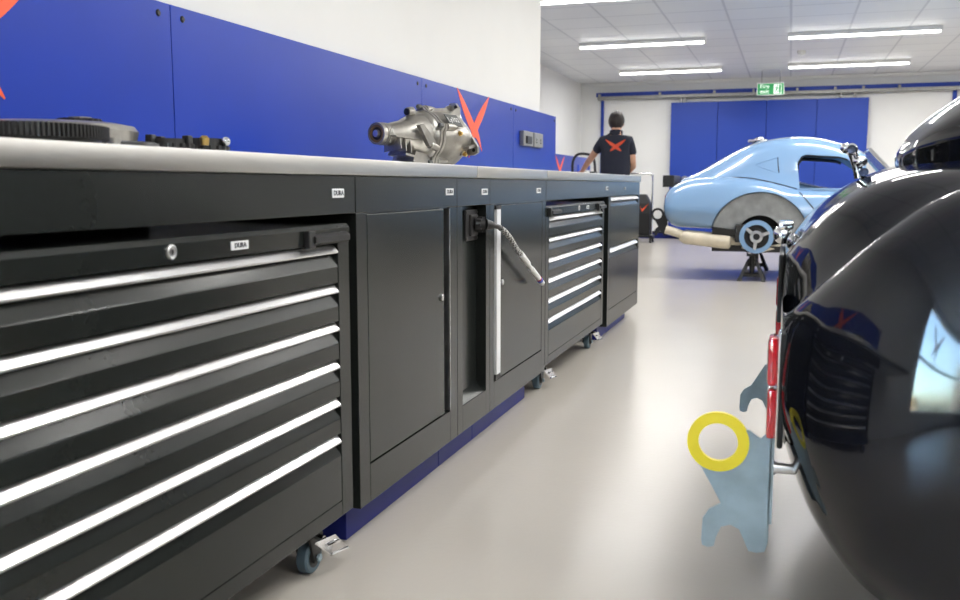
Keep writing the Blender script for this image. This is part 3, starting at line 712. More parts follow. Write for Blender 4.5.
V = [((0,0,.93),(.135,.105)), ((0,.01,1.08),(.125,.09)), ((0,.03,1.24),(.145,.10)), ((0,.045,1.36),(.12,.085)), ((0,.06,1.44),(.058,.058)), ((0,.085,1.50),(.052,.054)), ((0,.105,1.57),(.07,.085)),
     ((-.15,.04,1.375),.058), ((-.215,.10,1.285),.047), ((-.285,.17,1.19),.041), ((-.345,.26,1.115),.036), ((-.395,.345,1.05),.026), ((-.42,.39,1.025),(.034,.018)),
     ((.15,.04,1.375),.058), ((.180,.03,1.25),.047), ((.192,.03,1.13),.041), ((.20,.14,1.09),.036), ((.165,.25,1.05),.026), ((.15,.30,1.035),(.034,.018)),
     ((-.09,0,.86),.092), ((-.10,.02,.48),.058), ((-.105,-.02,.10),.04), ((-.115,.10,.045),.036),
     ((.09,0,.86),.092), ((.10,.02,.48),.058), ((.105,-.02,.10),.04), ((.115,.10,.045),.036)]
E = [(0,1),(1,2),(2,3),(3,4),(4,5),(5,6),(3,7),(7,8),(8,9),(9,10),(10,11),(11,12),(3,13),(13,14),(14,15),(15,16),(16,17),(17,18),(0,19),(19,20),(20,21),(21,22),(0,23),(23,24),(24,25),(25,26)]
def hand(root, c, d, up):
    """four fingers of unequal length and a thumb leaving the side of the palm, curled downwards"""
    c, d, up = Vector(c), Vector(d).normalized(), Vector(up).normalized(); sd = d.cross(up)
    for k, L in enumerate((.062, .072, .068, .052)):
        p = c+sd*(-.027+.018*k)+d*.02; i = len(V)
        V.append((tuple(p+d*.022), .0095)); V.append((tuple(p+d*(.022+L*.5)-up*.012), .0085)); V.append((tuple(p+d*(.022+L*.8)-up*.04), .0075))
        E.extend([(root, i), (i, i+1), (i+1, i+2)])
    i = len(V); p = c-sd*.03
    V.append((tuple(p-sd*.012+d*.0), .011)); V.append((tuple(p-sd*.022+d*.035-up*.012), .0095)); V.append((tuple(p-sd*.016+d*.058-up*.028), .008))
    E.extend([(root, i), (i, i+1), (i+1, i+2)])
hand(12, V[12][0], (-.3,.9,-.15), (0,0,1)); hand(18, V[18][0], (-.3,.9,-.1), (0,0,1))
def head_bits(w):
    w.sphere((0,.115,1.585), .1, (.76,.93,1.12), 24)
    w.sphere((0,.135,1.53), .07, (.78,.9,.8), 20)                       # jaw
    w.revolve((0,.205,1.60), (0,.35,-1), [(0,.008),(.03,.014),(.045,.012)], 10)   # nose
    for s in (-1, 1):
        w.sphere((s*.078,.105,1.575), .03, (.35,.65,1.05), 12)            # ears
        w.sphere((s*.03,.195,1.598), .012, (1,.6,.8), 10)
    w.box(-.022, .022, .198, .206, 1.531, 1.54, .003)
body = skin('body', V, E, 'skin', man, 2, head_bits, .0065)
# clothes
SV = [((0,-.005,.90),(.185,.135)), ((0,.005,1.05),(.182,.122)), ((0,.025,1.22),(.190,.128)), ((0,.04,1.35),(.150,.105)), ((0,.058,1.425),(.080,.076)), ((0,.070,1.462),(.066,.066)),
      ((-.15,.04,1.370),.072), ((-.195,.085,1.305),.062), ((-.232,.122,1.252),.060), ((.15,.04,1.370),.072), ((.178,.032,1.27),.062), ((.188,.031,1.20),.060)]
SE = [(0,1),(1,2),(2,3),(3,4),(4,5),(3,6),(6,7),(7,8),(3,9),(9,10),(10,11)]
shirt = skin('polo_shirt', SV, SE, 'navy', man, 2)
col = MB(); col.bm.free(); col.bm = bmesh.new()
base = Vector((0,.066,1.425)); col.annulus(base, (0,.2,1), .075, .062, .065, 28)
for v in col.bm.verts: v.co += man.location
cl = obj('collar', col, 'navy', man, 40); cl.parent = shirt
TV = [((0,0,.93),(.142,.112)), ((-.09,0,.86),.100), ((-.10,.02,.48),.074), ((-.105,-.015,.085),.064), ((.09,0,.86),.100), ((.10,.02,.48),.074), ((.105,-.015,.085),.064)]
skin('trousers', TV, [(0,1),(1,2),(2,3),(0,4),(4,5),(5,6)], 'trouser', man, 2)
for s in (-1, 1):
    b = MB(); b.sphere((s*.112,.06,.042), .1, (.48,1.35,.42), 18)
    for v in b.bm.verts: v.co.z = max(v.co.z, .002); v.co += man.location
    obj('shoe', b, 'blk', man, 60)
hb = MB(); hb.sphere((0,.108,1.605), .1, (.90,1.04,1.16), 40)
dels = [v for v in hb.bm.verts if v.co.z < 1.515+max(0, (v.co.y-.07))*1.15]
bmesh.ops.delete(hb.bm, geom=dels, context='VERTS')
for v in hb.bm.verts:
    k = 1+.035*math.sin(v.co.x*130+v.co.z*60)*math.sin(v.co.y*110+v.co.z*90)+.02*random.random()
    v.co = Vector((0,.108,1.6))+(v.co-Vector((0,.108,1.6)))*k
    v.co += man.location
hr = obj('hair', hb, 'hair', man, 180)
sd_ = hr.modifiers.new('thick', 'SOLIDIFY'); sd_.thickness = .02; sd_.offset = -1; bake(hr)
# orange mark on the back of the shirt, laid on the cloth
bmx = bmesh.new(); bmx.from_mesh(shirt.data); tree = BVHTree.FromBMesh(bmx)
lm = bmesh.new()
for P, W in (([(-.115,.075),(-.055,.03),(0,-.008),(.045,-.04),(.065,-.058)], [.002,.017,.019,.013,.002]), ([(.115,.075),(.055,.03),(0,-.008),(-.04,-.04),(-.06,-.058)], [.002,.017,.019,.013,.002])):
    L, R = stroke(P, W, 6); prev = None
    for i in range(len(L)):
        row = []
        for q in range(4):
            x = L[i][0]+(R[i][0]-L[i][0])*q/3; z = 1.315+L[i][1]+(R[i][1]-L[i][1])*q/3
            hit = tree.ray_cast(Vector((x,-1,z)), Vector((0,1,0)))
            row.append(lm.verts.new(hit[0]+Vector((0,-.004,0)) if hit[0] else Vector((x,-.1,z))))
        if prev:
            for q in range(3): lm.faces.new((prev[q], prev[q+1], row[q+1], row[q]))
        prev = row
bmx.free()
w = MB(); w.bm.free(); w.bm = lm
bmesh.ops.solidify(lm, geom=lm.faces[:], thickness=.0015)
for v in lm.verts: v.co += man.location
lg = obj('logo', w, 'orange', man); lg.parent = shirt

# ------------------------------------------------------------------ trolley with a black bag near the back wall
tl = Vector((-2.16, 14.3, 0)); tr_ = thing('trolley', 'chrome tube trolley with a black bag, beyond the far end of the bench', 'trolley', tl)
obj('handle_frame', MB().tube([(tl.x-.30,tl.y,.10),(tl.x-.30,tl.y,.95),(tl.x-.28,tl.y,1.04),(tl.x-.2,tl.y,1.055),(tl.x+.08,tl.y,1.055),(tl.x+.15,tl.y,1.03),(tl.x+.165,tl.y,.95),(tl.x+.165,tl.y,.10)], .014, 10, 5), 'chrome', tr_, 50)
bg = MB().loft([[(tl.x+a*s, tl.y+b*t_, z) for a, b in ((-.27,-.12),(.15,-.12),(.15,.12),(-.27,.12))] for z, s, t_ in ((.12,1,1),(.45,1.02,1.05),(.6,.95,.9),(.74,.5,.45))])
bag = obj('bag', bg, 'blk', tr_)
lgm = MB(); lgm.prism([(-.05,.03),(-.02,-.02),(.08,.07),(-.018,-.06)], (tl.x+.05, tl.y-.128, .53), (1,0,0), (0,0,1), (0,-.003,0)); obj('logo', lgm, 'orange', bag)
obj('base_deck', MB().box(tl.x-.32, tl.x+.2, tl.y-.18, tl.y+.16, .085, .115, .006), 'blk', tr_)
for x in (tl.x-.27, tl.x+.17):
    for y in (tl.y-.14, tl.y+.12):
        wq = obj('castor', MB().revolve((x-.014,y,.04), (1,0,0), [(0,.02),(0,.036),(.004,.04),(.024,.04),(.028,.036),(.028,.02)], 20).box(x-.02,x+.02,y-.015,y+.015,.06,.086), 'rub', tr_, 40)
        obj('hub', MB().revolve((x-.017,y,.04), (1,0,0), [(0,.018),(.034,.018)], 16), 'chrome', wq, 40)

# ------------------------------------------------------------------ cars
def smooth_rings(ctrl, subu=6, subr=3):
    """ctrl: list of half rings [(x,v,z)...] top centre -> bottom centre; returns closed rings interpolated both ways"""
    dense = []
    for h in ctrl: dense.append(catmull([Vector(p) for p in h], subr))
    cols = list(zip(*dense)); cols = [catmull(list(c), subu) for c in cols]
    rows_ = list(zip(*cols)); rings = []
    for r in rows_:
        r = [Vector((p.x, max(p.y, 0), p.z)) for p in r]; r[0].y = 0; r[-1].y = 0
        rings.append([p for p in r]+[Vector((p.x, -p.y, p.z)) for p in reversed(r[1:-1])])
    return rings
def half(u, zc, vv, zv, vf, zf, vw, zw, vb, zb):
    return [(u,0,zc), (u,vv*.5,zc-.28*(zc-zv)), (u,vv,zv), (u,vv+.5*(vf-vv),zf-.30*abs(zf-zv)-.006), (u,vf,zf), (u,vf+.62*(vw-vf),zf-.24*(zf-zw)), (u,vw,zw), (u,vw-.10*(vw-vb),zw-.5*(zw-zb)), (u,vb,zb), (u,vb*.5,zb), (u,0,zb)]
def place(rings, X, Yc):      # near side of the car (towards the camera) is -Y
    return [[(p.x+X, Yc-p.y, p.z) for p in r] for r in rings]
BR_RING = (0, 0)
def bracket_poly(ring=True):
    px = [(748,428),(755,433),(760,436),(768,427),(771,430),(771,545),(768,555),(760,557),(752,556),(748,547),(742,534),(733,530),(724,533),(719,545),(717,555),(711,557),(705,555),(704,548),(705,526),(711,516),(723,508),(713,490),(697,463)]
    P = [((x-718)*.00178, -(y-443)*.00178) for x, y in px]
    arc = [(.043*math.cos(a), .043*math.sin(a)) for a in [math.radians(d) for d in range(-130, 31, 16)]]
    return P+arc
def hook_poly():
    px = [(771,470),(771,545),(768,555),(760,557),(752,556),(748,547),(742,534),(733,530),(724,533),(719,545),(717,555),(711,557),(705,555),(704,548),(705,526),(711,516),(723,508),(745,470)]
    return [((x-718)*.00178, -(y-443)*.00178) for x, y in px]
def taillight(x, y, z, s, parent, h=.19):
    b = obj('tail_light', MB().box(x-.002, x+.022*s, y-.05*s, y+.05*s, z-h/2-.008, z+h/2+.008, .006), 'chrome', parent)
    obj('light_gasket', MB().box(x+.002, x+.016*s, y-.056*s, y+.056*s, z-h/2-.014, z+h/2+.011, .006), 'rub', b)
    obj('red_lens', MB().box(x-.024*s, x-.001, y-.042*s, y+.042*s, z+.004, z+h/2, .011*s), 'red', b, 50)
    obj('red_lens', MB().box(x-.022*s, x-.001, y-.042*s, y+.042*s, z-h/2, z-.002, .009*s), 'red', b, 50)

# ---- pale blue coupe
BX0, BYC = -1.125, 9.47
blue = thing('car', 'pale blue coupe body raised on black stands, rear wheel off, in the background', 'car', (BX0+1.9, BYC, 0))
st = [half(-.004,.76,.25,.755,.46,.75,.56,.69,.46,.64), half(.006,.79,.28,.785,.52,.785,.655,.69,.54,.59), half(.04,.84,.32,.83,.57,.835,.725,.69,.60,.54), half(.12,.90,.36,.875,.60,.890,.765,.69,.64,.495), half(.30,.95,.42,.905,.63,.940,.785,.69,.68,.488),
      half(.62,.98,.46,.92,.64,.950,.82,.68,.74,.480), half(.95,.97,.48,.89,.64,.905,.82,.66,.75,.478), half(1.16,.93,.5,.83,.64,.845,.80,.65,.73,.478), half(1.55,.86,.5,.80,.64,.825,.775,.64,.70,.478),
      half(2.1,.90,.48,.83,.63,.85,.775,.64,.70,.478), half(2.7,.88,.44,.83,.63,.89,.80,.66,.72,.478), half(3.15,.84,.42,.79,.62,.885,.81,.66,.73,.48), half(3.55,.74,.38,.70,.57,.79,.72,.63,.64,.50), half(3.78,.66,.3,.64,.46,.68,.56,.60,.45,.53), half(3.84,.61,.2,.605,.3,.61,.36,.59,.28,.55)]
bs = obj('body_shell', MB().loft(place(smooth_rings(st), BX0, BYC)), 'carblue', blue)
HUBX = -.27; FHX = HUBX+2.29
# rear axle line and arches
ct = []
for hx in (HUBX, FHX):
    for sgn in (-1, 1):
        m_ = MB(); m_.revolve((hx, BYC+sgn*.44, .415), (0,sgn,0), [(0,.405),(.6,.405)], 56)
        for v in m_.bm.verts: v.co.x = hx+(v.co.x-hx)*1.06+(.02 if hx == HUBX else 0)
        c_ = cutter(m_); c_.location = (0,0,0); ct.append(c_)
for c_ in ct: c_.location -= blue.location*0
# children are stored relative to the base, so move the shell to the world for the cuts
bs.parent = None; bs.location = blue.location; bpy.context.view_layer.update()
boolean(bs, ct)
bs.location = (0,0,0); bs.parent = blue; bpy.context.view_layer.update(); shade(bs, 32)
def cab(u, zt, wt, wm, wb, zb, lip=None):
    return [(u,0,zt), (u,wt*.55,zt-.012), (u,wt,zt-.05*min(1,(zt-zb)*3)), (u,(wt+wm)/2+.02,zb+.62*(zt-zb)), (u,wm,zb+.32*(zt-zb)), (u,wb,zb), (u,wb*.5,zb), (u,0,zb)]
cs_ = [cab(.115,.945,.20,.26,.28,.86), cab(.26,1.008,.32,.42,.46,.84), cab(.45,1.115,.39,.53,.58,.82), cab(.64,1.22,.43,.575,.62,.81), cab(.82,1.294,.46,.595,.64,.80), cab(1.10,1.338,.49,.60,.645,.80), cab(1.37,1.324,.50,.60,.645,.80), cab(1.64,1.245,.49,.60,.645,.80), cab(1.76,1.185,.48,.60,.645,.80)]
cabin = obj('cabin_roof', MB().loft(place(smooth_rings(cs_), BX0, BYC)), 'carblue', blue)
inner = [cab(.55,1.10,.33,.46,.50,.86), cab(.82,1.255,.41,.55,.58,.86), cab(1.10,1.30,.445,.56,.59,.86), cab(1.37,1.288,.455,.56,.59,.86), cab(1.64,1.21,.445,.56,.59,.86), cab(1.80,1.13,.44,.56,.59,.86)]
ci = MB().loft(place(smooth_rings(inner), BX0, BYC))
cw = MB()
wp = [(.085,.85),(.055,1.08),(.085,1.135),(.125,1.152),(.40,1.135),(.47,1.115),(.60,1.02),(.72,.85)]
cw.prism(wp, (0,BYC-1.2,0), (1,0,0), (0,0,1), (0,2.4,0))
cf = MB().box(.50, .80, BYC-.52, BYC+.52, .88, 1.16)
cabin.parent = None; cabin.location = blue.location; bpy.context.view_layer.update()
boolean(cabin, [cutter(cw), cutter(ci)])
cabin.location = (0,0,0); cabin.parent = blue; bpy.context.view_layer.update(); shade(cabin, 32)
# black rubber round the side window
wr = MB(); wr.tube([(x+ (0 if z<1 else .004), BYC-.602+ (z-.85)*.27, z) for x, z in [(.06,1.08),(.088,1.128),(.128,1.145),(.40,1.128),(.48,1.105)]], .011, 8, 5)
obj('window_rubber', wr, 'rub', cabin, 50)
obj('far_window_rubber', MB().tube([(x, BYC+.602-(z-.85)*.27, z) for x, z in [(.06,.9),(.06,1.08),(.088,1.125),(.128,1.14),(.40,1.122),(.48,1.10)]], .02, 8, 5), 'rub', cabin, 50)
# rear screen glass laid in the fastback
rw = MB(); rings = smooth_rings(cs_)
rs_ = [[(p.x+BX0, BYC-p.y*.8, p.z+.004) for p in (r[:5]+[])] for r in rings[9:24]]
for a, b_ in zip(rs_, rs_[1:]):
    for sg in (1, -1):
        A_ = [rw.bm.verts.new((p[0], BYC+(p[1]-BYC)*sg, p[2])) for p in a]; B_ = [rw.bm.verts.new((p[0], BYC+(p[1]-BYC)*sg, p[2])) for p in b_]
        for i in range(len(A_)-1): rw.bm.faces.new((A_[i], A_[i+1], B_[i+1], B_[i]))
bmesh.ops.remove_doubles(rw.bm, verts=rw.bm.verts, dist=1e-5); bmesh.ops.recalc_face_normals(rw.bm, faces=rw.bm.faces); bmesh.ops.solidify(rw.bm, geom=rw.bm.faces[:], thickness=-.004)
obj('rear_window', rw, 'dglass', cabin, 40)
# windscreen
wsb, wst = (.90, .93), (.665, 1.185)
ws = MB(); ws.loft([[(wst[0],BYC-.46,wst[1]),(wst[0],BYC+.46,wst[1]),(wst[0]+.008,BYC+.46,wst[1]+.004),(wst[0]+.008,BYC-.46,wst[1]+.004)], [(wsb[0],BYC-.60,wsb[1]),(wsb[0],BYC+.60,wsb[1]),(wsb[0]+.008,BYC+.60,wsb[1]+.004),(wsb[0]+.008,BYC-.60,wsb[1]+.004)]])
wsg = obj('windscreen', ws, 'glass', blue)
obj('windscreen_frame', MB().tube([(wsb[0],BYC-.61,wsb[1]),(wst[0],BYC-.47,wst[1]+.01),(wst[0],BYC+.47,wst[1]+.01),(wsb[0],BYC+.61,wsb[1]),(wsb[0],BYC-.61,wsb[1])], .016, 8, 1), 'chrome', wsg, 40)
# seams following the side: project thin dark lines on the shell
def seam(shell, pts, r, m, parent, name, d=(0,1,0), start=-1.6):
    bm = bmesh.new(); bm.from_mesh(shell.data); bm.transform(Matrix.Translation(wloc(shell))); tr = BVHTree.FromBMesh(bm)
    P = catmull([Vector((x,0,z)) for x, z in pts], 6); out = []
    for p in P:
        h = tr.ray_cast(Vector((p.x, BYC+start, p.z)), Vector(d))
        if h[0]: out.append(h[0])
    bm.free()
    if len(out) > 2: return obj(name, MB().tube(out, r, 6, 1), m, parent, 60)
seam(bs, [(.085,.815),(.15,.74),(.22,.65),(.26,.56),(.262,.49)], .005, 'rub', bs, 'door_shut_line')
seam(cabin, [(-.62,.945),(-.45,.95),(-.30,.935),(-.1,.89),(.06,.845)], .005, 'rub', bs, 'hardtop_joint')
vt = seam(cabin, [(-.31,1.065),(-.21,1.10),(-.115,1.13)], .004, 'carblue', cabin, 'vent_edge'); seam(cabin, [(-.115,1.13),(-.11,1.06),(-.10,.99)], .004, 'rub', cabin, 'vent_edge'); seam(cabin, [(-.31,1.065),(-.2,1.02),(-.10,.99)], .004, 'carblue', cabin, 'vent_edge')
# liner, hub and running gear in the open wheel arch
YN = BYC-.80
ln = MB(); nn = 40; a0, a1 = math.radians(-4), math.radians(184); R_ = .396
ra = [[(HUBX+.02+R_*1.06*math.cos(a0+(a1-a0)*i/nn)*k, y, .415+R_*math.sin(a0+(a1-a0)*i/nn)*k) for i in range(nn+1)] for y, k in ((YN+.06,1.0),(YN+.13,.985),(YN+.14,.48),(YN+.30,.47))]
vr = [[ln.bm.verts.new(p) for p in r] for r in ra]
for a, b_ in zip(vr, vr[1:]):
    for i in range(nn): ln.bm.faces.new((a[i], a[i+1], b_[i+1], b_[i]))
bmesh.ops.solidify(ln.bm, geom=ln.bm.faces[:], thickness=.004)
obj('arch_liner', ln, 'primer', blue, 40)
obj('arch_hole_shade', MB().box(HUBX-.24, HUBX+.28, YN+.30, YN+.34, .28, .66), 'gap', blue)  # black box behind the liner's hole, its shade put in as colour
obj('dark_arch_strip', MB().prism([(-.395,.0),(-.16,-.03),(-.16,-.09),(-.395,-.09)], (HUBX+.0,YN+.055,.50), (1,0,0), (0,0,1), (0,.008,0)), 'gap', blue)  # black strip low at the rear of the arch opening
hb_ = obj('wheel_hub', MB().revolve((HUBX,YN+.02,.415), (0,1,0), [(0,.03),(0,.052),(.03,.06),(.05,.10),(.30,.10)], 28), 'blk', blue, 40)
obj('brake_ring', MB().annulus((HUBX,YN+.02,.415), (0,1,0), .150, .108, .035, 44), 'carblue', hb_, 40)
obj('brake_drum', MB().revolve((HUBX,YN+.058,.415), (0,1,0), [(0,.13),(.06,.13)], 36), 'blk', hb_, 40)
sp = MB(); sp.annulus((HUBX,YN+.0,.415), (0,1,0), .056, .03, .02, 28)
for a in (.35, 2.45, 4.6):
    sp.prism([(.045,-.016),(.118,-.012),(.118,.012),(.045,.016)], (HUBX,YN+.0,.415), (math.cos(a),0,math.sin(a)), (-math.sin(a),0,math.cos(a)), (0,.02,0))
obj('hub_spider', sp, 'alu', hb_)
obj('caliper', MB().box(HUBX-.19, HUBX-.11, YN+.03, YN+.15, .36, .52, .012), 'castd', hb_)
obj('axle_beam', MB().tube([(HUBX,YN+.2,.40),(HUBX,BYC,.42),(HUBX,BYC+.6,.40)], .05, 12, 3), 'castd', blue, 40)
obj('trailing_arm', MB().tube([(HUBX-.12,YN+.12,.33),(HUBX+.05,YN+.16,.29),(HUBX+.3,YN+.18,.335),(HUBX+.55,YN+.22,.34)], .03, 10, 5), 'cream', blue, 50)
ch_ = MB(); ch_.box(HUBX-.45, 2.3, BYC-.48, BYC-.40, .30, .40, .006); ch_.box(HUBX-.45, 2.3, BYC+.40, BYC+.48, .30, .40, .006)
for x in (HUBX-.40, .5, 1.4, 2.2): ch_.box(x-.05, x+.05, BYC-.42, BYC+.42, .31, .39)
ch_.box(HUBX-.1, HUBX+.1, BYC-.62, BYC+.62, .262, .31, .006)
ch_.box(HUBX-.40, 2.25, BYC-.66, BYC+.60, .268, .325, .006); ch_.box(HUBX+.1, 2.25, BYC-.52, BYC+.52, .395, .50)
obj('chassis', ch_, 'blk', blue)
sl = MB(); sl.revolve((-.96,YN+.10,.405), (1,0,-.10), [(0,.04),(.04,.066),(.06,.070),(.40,.074),(.455,.072),(.47,.045)], 28)
for v in sl.bm.verts: v.co.z = .385+(v.co.z-.385)*.95
ex_ = obj('silencer', sl, 'cream', blue, 40)
obj('tail_pipe', MB().tube([(-1.09,YN+.07,.468),(-.99,YN+.08,.44),(-.93,YN+.10,.415)], .040, 14, 4), 'cream', ex_, 50)
obj('link_pipe', MB().tube([(-.50,YN+.10,.365),(-.42,YN+.16,.36),(-.36,YN+.22,.37)], .035, 12, 4), 'cream', ex_, 50)
# tail fittings
obj('plate_box', MB().box(BX0-.06, BX0+.05, BYC-.28, BYC+.28, .86, .975, .006).box(BX0+.0, BX0+.13, BYC-.10, BYC+.10, .85, .90), 'blk', blue)
pl_ = MB(); pl_.revolve((BX0+.13,BYC-.10,.93), (0,1,0), [(0,.02),(.02,.04),(.18,.04),(.2,.02)], 18); obj('plate_lamp', pl_, 'chrome', blue, 40)
taillight(BX0+.028, BYC-.56, .70, 1.0, blue, .17)
tp_ = obj('towing_bracket', MB().prism([(x*1.0, z) for x, z in bracket_poly()], (BX0-.065, BYC-.55, .60), (1,0,0), (0,0,1), (0,.01,0)), 'blk', blue)
obj('towing_ring', MB().annulus((BX0-.065, BYC-.554, .60), (0,1,0), .062, .042, .02, 36), 'blk', tp_, 40)
fc = MB(); fc.revolve((-.30,BYC-.10,1.29), (-.35,0,1), [(0,.05),(.02,.055),(.035,.05),(.045,.03)], 24); fc.box(-.40, -.22, BYC-.14, BYC-.06, 1.285, 1.315, .008)
obj('filler_cap', fc, 'chrome', blue, 40)
# stands
def stand(x, y, z, label):
    t = thing('axle_stand', label, 'axle stand', (x, y, 0), 'black axle stands')
    for sx in (-1, 1):
        for sy in (-1, 1):
            m_ = MB(); m_.loft([[(x+sx*.11+a, y+sy*.10+b_, .0) for a, b_ in ((-.018,-.018),(.018,-.018),(.018,.018),(-.018,.018))], [(x+sx*.03+a, y+sy*.03+b_, z-.06) for a, b_ in ((-.012,-.012),(.012,-.012),(.012,.012),(-.012,.012))]]); obj('leg', m_, 'blk', t)
    obj('brace', MB().box(x-.09, x+.09, y-.085, y-.075, .04, .065).box(x-.09, x+.09, y+.075, y+.085, .04, .065).box(x-.09, x-.08, y-.08, y+.08, .04, .065).box(x+.08, x+.09, y-.08, y+.08, .04, .065), 'blk', t)
    obj('column', MB().cyl((x,y,.05), (x,y,z-.02), .024, n=14), 'blk', t, 40)
    obj('saddle', MB().prism([(-.05,.0),(.05,.0),(.05,.035),(.03,.02),(-.03,.02),(-.05,.035)], (x,y-.03,z-.035), (1,0,0), (0,0,1), (0,.06,0)), 'blk', t)
stand(-.305, BYC-.585, .260, 'black axle stand under the near rear hub of the pale blue car')
stand(-.305, BYC+.555, .260, 'black axle stand under the far rear side of the pale blue car')
for sg, nm in ((-1, 'near'), (1, 'far')): stand(2.1, BYC+sg*.44, .262, f'black axle stand under the {nm} front of the pale blue car, behind the black car')

# ---- black car in the right foreground
KYC = 2.30
blk = thing('car', 'glossy black car seen from its tail, filling the right foreground', 'car', (1.9, KYC, 0))
st = [half(-.006,.735,.22,.725,.38,.67,.50,.56,.36,.46), half(.0,.748,.30,.725,.52,.645,.62,.54,.50,.43), half(.028,.788,.36,.762,.585,.675,.685,.53,.56,.355), half(.07,.838,.40,.806,.62,.722,.735,.53,.60,.275), half(.15,.895,.42,.866,.645,.80,.785,.54,.64,.185),
      half(.26,.93,.42,.904,.655,.872,.815,.55,.67,.14), half(.46,.955,.42,.928,.66,.915,.845,.56,.72,.115), half(.95,.96,.42,.93,.66,.935,.865,.57,.76,.11), half(1.4,.90,.5,.82,.64,.85,.82,.55,.74,.11), half(2.0,.86,.5,.79,.62,.82,.78,.54,.70,.11),
      half(2.6,.85,.44,.78,.62,.845,.81,.55,.73,.12), half(3.1,.81,.42,.74,.62,.845,.835,.56,.75,.13), half(3.55,.70,.38,.65,.57,.75,.74,.53,.64,.19), half(3.78,.60,.3,.58,.46,.62,.56,.5,.45,.3), half(3.84,.53,.2,.525,.3,.53,.36,.48,.28,.40)]
kb = obj('body_shell', MB().loft(place(smooth_rings(st, 8, 4), 0, KYC)), 'carblack', blk)
ct = []
for hx in (.93, 3.22):
    for sgn in (-1, 1):
        m_ = MB(); m_.revolve((hx, KYC+sgn*.46, .32), (0,sgn,0), [(0,.37),(.6,.37)], 56); ct.append(cutter(m_))
kb.parent = None; kb.location = blk.location; bpy.context.view_layer.update()
boolean(kb, ct)
kb.location = (0,0,0); kb.parent = blk; bpy.context.view_layer.update(); shade(kb, 32)
for hx in (.93, 3.22):
    for sgn in (-1, 1):
        y = KYC+sgn*.70
        ty = MB(); ty.revolve((hx,y-.11,.32), (0,1,0), [(.0,.20),(.0,.285),(.02,.315),(.05,.32),(.17,.32),(.20,.315),(.22,.285),(.22,.20)], 48)
        wl = obj('wheel', ty, 'rub', blk, 40); obj('rim', MB().revolve((hx,y-.10,.32), (0,1,0), [(0,.198),(.03,.17),(.06,.05),(.14,.05),(.17,.17),(.20,.198)], 36), 'cast', wl, 40)
# roof
def dome(u, zt, w, zl, zb):
    return [(u,0,zt), (u,w*.5,zt-.012), (u,w*.85,zt-.25*(zt-zl)-.01), (u,w,zl+.25*(zt-zl)), (u,w+.004,zl), (u,w-.008,zl-.45*(zl-zb)), (u,w-.02,zb), (u,(w-.02)*.5,zb), (u,0,zb)]
ds = [dome(.228,.945,.05,.940,.915), dome(.235,.966,.11,.947,.900), dome(.255,.998,.19,.955,.89), dome(.30,1.040,.29,.962,.885), dome(.38,1.095,.39,.968,.88), dome(.52,1.170,.48,.978,.88), dome(.70,1.23,.545,.985,.87), dome(.95,1.275,.58,.99,.87), dome(1.2,1.29,.60,.99,.86), dome(1.5,1.25,.59,.98,.84), dome(1.75,1.16,.58,.97,.83)]
rf = obj('roof', MB().loft(place(smooth_rings(ds, 8, 4), 0, KYC)), 'carblack', blk, 40)
wsk = MB(); wsk.loft([[(1.76,KYC-.50,1.14),(1.76,KYC+.50,1.14),(1.77,KYC+.50,1.15),(1.77,KYC-.50,1.15)], [(2.05,KYC-.60,.84),(2.05,KYC+.60,.84),(2.06,KYC+.60,.85),(2.06,KYC-.60,.85)]]); obj('windscreen', wsk, 'glass', blk)
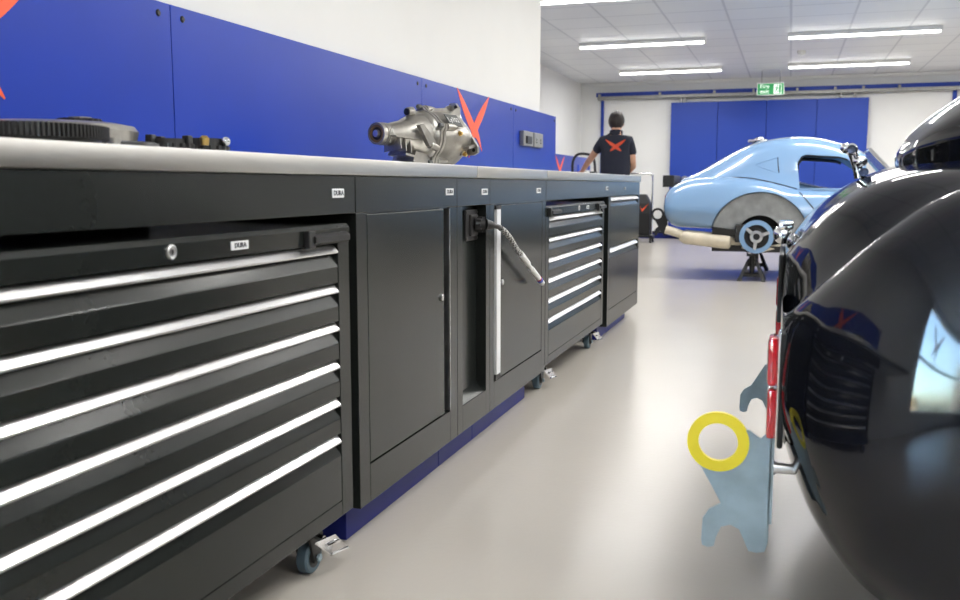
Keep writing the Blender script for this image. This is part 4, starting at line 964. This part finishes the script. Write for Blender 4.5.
# chrome boot hinge and plate lamp
def hinge(x, y, z, parent):
    h = MB(); h.revolve((x-.008,y-.02,z+.035), (0,1,0), [(0,.010),(.006,.014),(.03,.014),(.036,.010)], 18); h.tube([(x-.008,y,z+.035),(x+.0,y,z+.015),(x+.008,y,z-.01),(x+.012,y,z-.03)], .011, 12, 5); h.sphere((x+.012,y-.006,z+.008), .016, (1,.8,.8), 14); h.cyl((x+.02,y-.02,z-.016), (x+.02,y+.02,z-.016), .010, n=14); h.sphere((x-.02,y-.004,z+.038), .012, (1,1,1), 14)
    return obj('boot_hinge', h, 'chrome', parent, 50)
hinge(.137, KYC-.02, .925, blk)
lp = MB(); lp.box(-.022, .012, KYC-.06, KYC+.06, .778, .796, .006); lp.revolve((-.012,KYC-.062,.764), (0,1,0), [(0,.012),(.008,.02),(.05,.022),(.07,.022),(.112,.02),(.12,.012)], 22); lp.sphere((.012,KYC-.05,.752), .017, (1,1,1), 16); lp.cyl((.0,KYC-.03,.755), (.03,KYC-.03,.735), .012, n=14)
obj('plate_lamp', lp, 'chrome', blk, 50)
pb = MB(); pb.box(-.016, -.006, KYC-.27, KYC+.27, .59, .735, .004); obj('number_plate', pb, 'blk', blk)
taillight(-.007, 1.73, .517, .8, blk, .185)
taillight(-.007, KYC+.57, .517, .8, blk, .185)
bp_ = obj('towing_bracket', MB().prism(bracket_poly(), (-.107,1.70,.411), (1,0,0), (0,0,1), (0,.008,0)), 'zinc', blk)
obj('towing_ring', MB().annulus((-.107,1.699,.411), (0,1,0), .0555, .0355, .010, 48), 'yellow', bp_, 40)
obj('mounting_strip', MB().box(-.016, -.008, 1.70, 1.74, .265, .435, .001), 'zinc', bp_)
obj('mounting_tube', MB().revolve((-.016,1.715,.368), (1,0,0), [(0,.006),(.004,.006),(.004,.013),(.012,.013),(.012,.0095),(.10,.0095)], 20), 'alu', bp_, 40)
b2 = obj('towing_bracket', MB().prism(hook_poly(), (-.098,2.92,.380), (1,0,0), (0,0,1), (0,.008,0)), 'zinc', blk)
obj('mounting_tube', MB().cyl((-.01,2.925,.375), (.10,2.925,.375), .0095, n=14), 'alu', b2, 40)

# ------------------------------------------------------------------ light from outside and render look
wd = bpy.data.worlds.new('sky'); S.world = wd; wd.use_nodes = True
nt = wd.node_tree; bg_ = nt.nodes['Background']
sky = nt.nodes.new('ShaderNodeTexSky'); sky.sky_type = 'NISHITA'; sky.sun_disc = False; sky.sun_elevation = math.radians(40); sky.air_density = 1.0; sky.dust_density = 3
nt.links.new(sky.outputs[0], bg_.inputs[0]); bg_.inputs[1].default_value = 8.
S.view_settings.view_transform = 'Standard'; S.view_settings.look = 'None'; S.view_settings.gamma = 1; S.view_settings.use_curve_mapping = False
S.view_settings.exposure = 1.0
S.cycles.use_denoising = True
S.cycles.max_bounces = 8; S.cycles.sample_clamp_indirect = 6
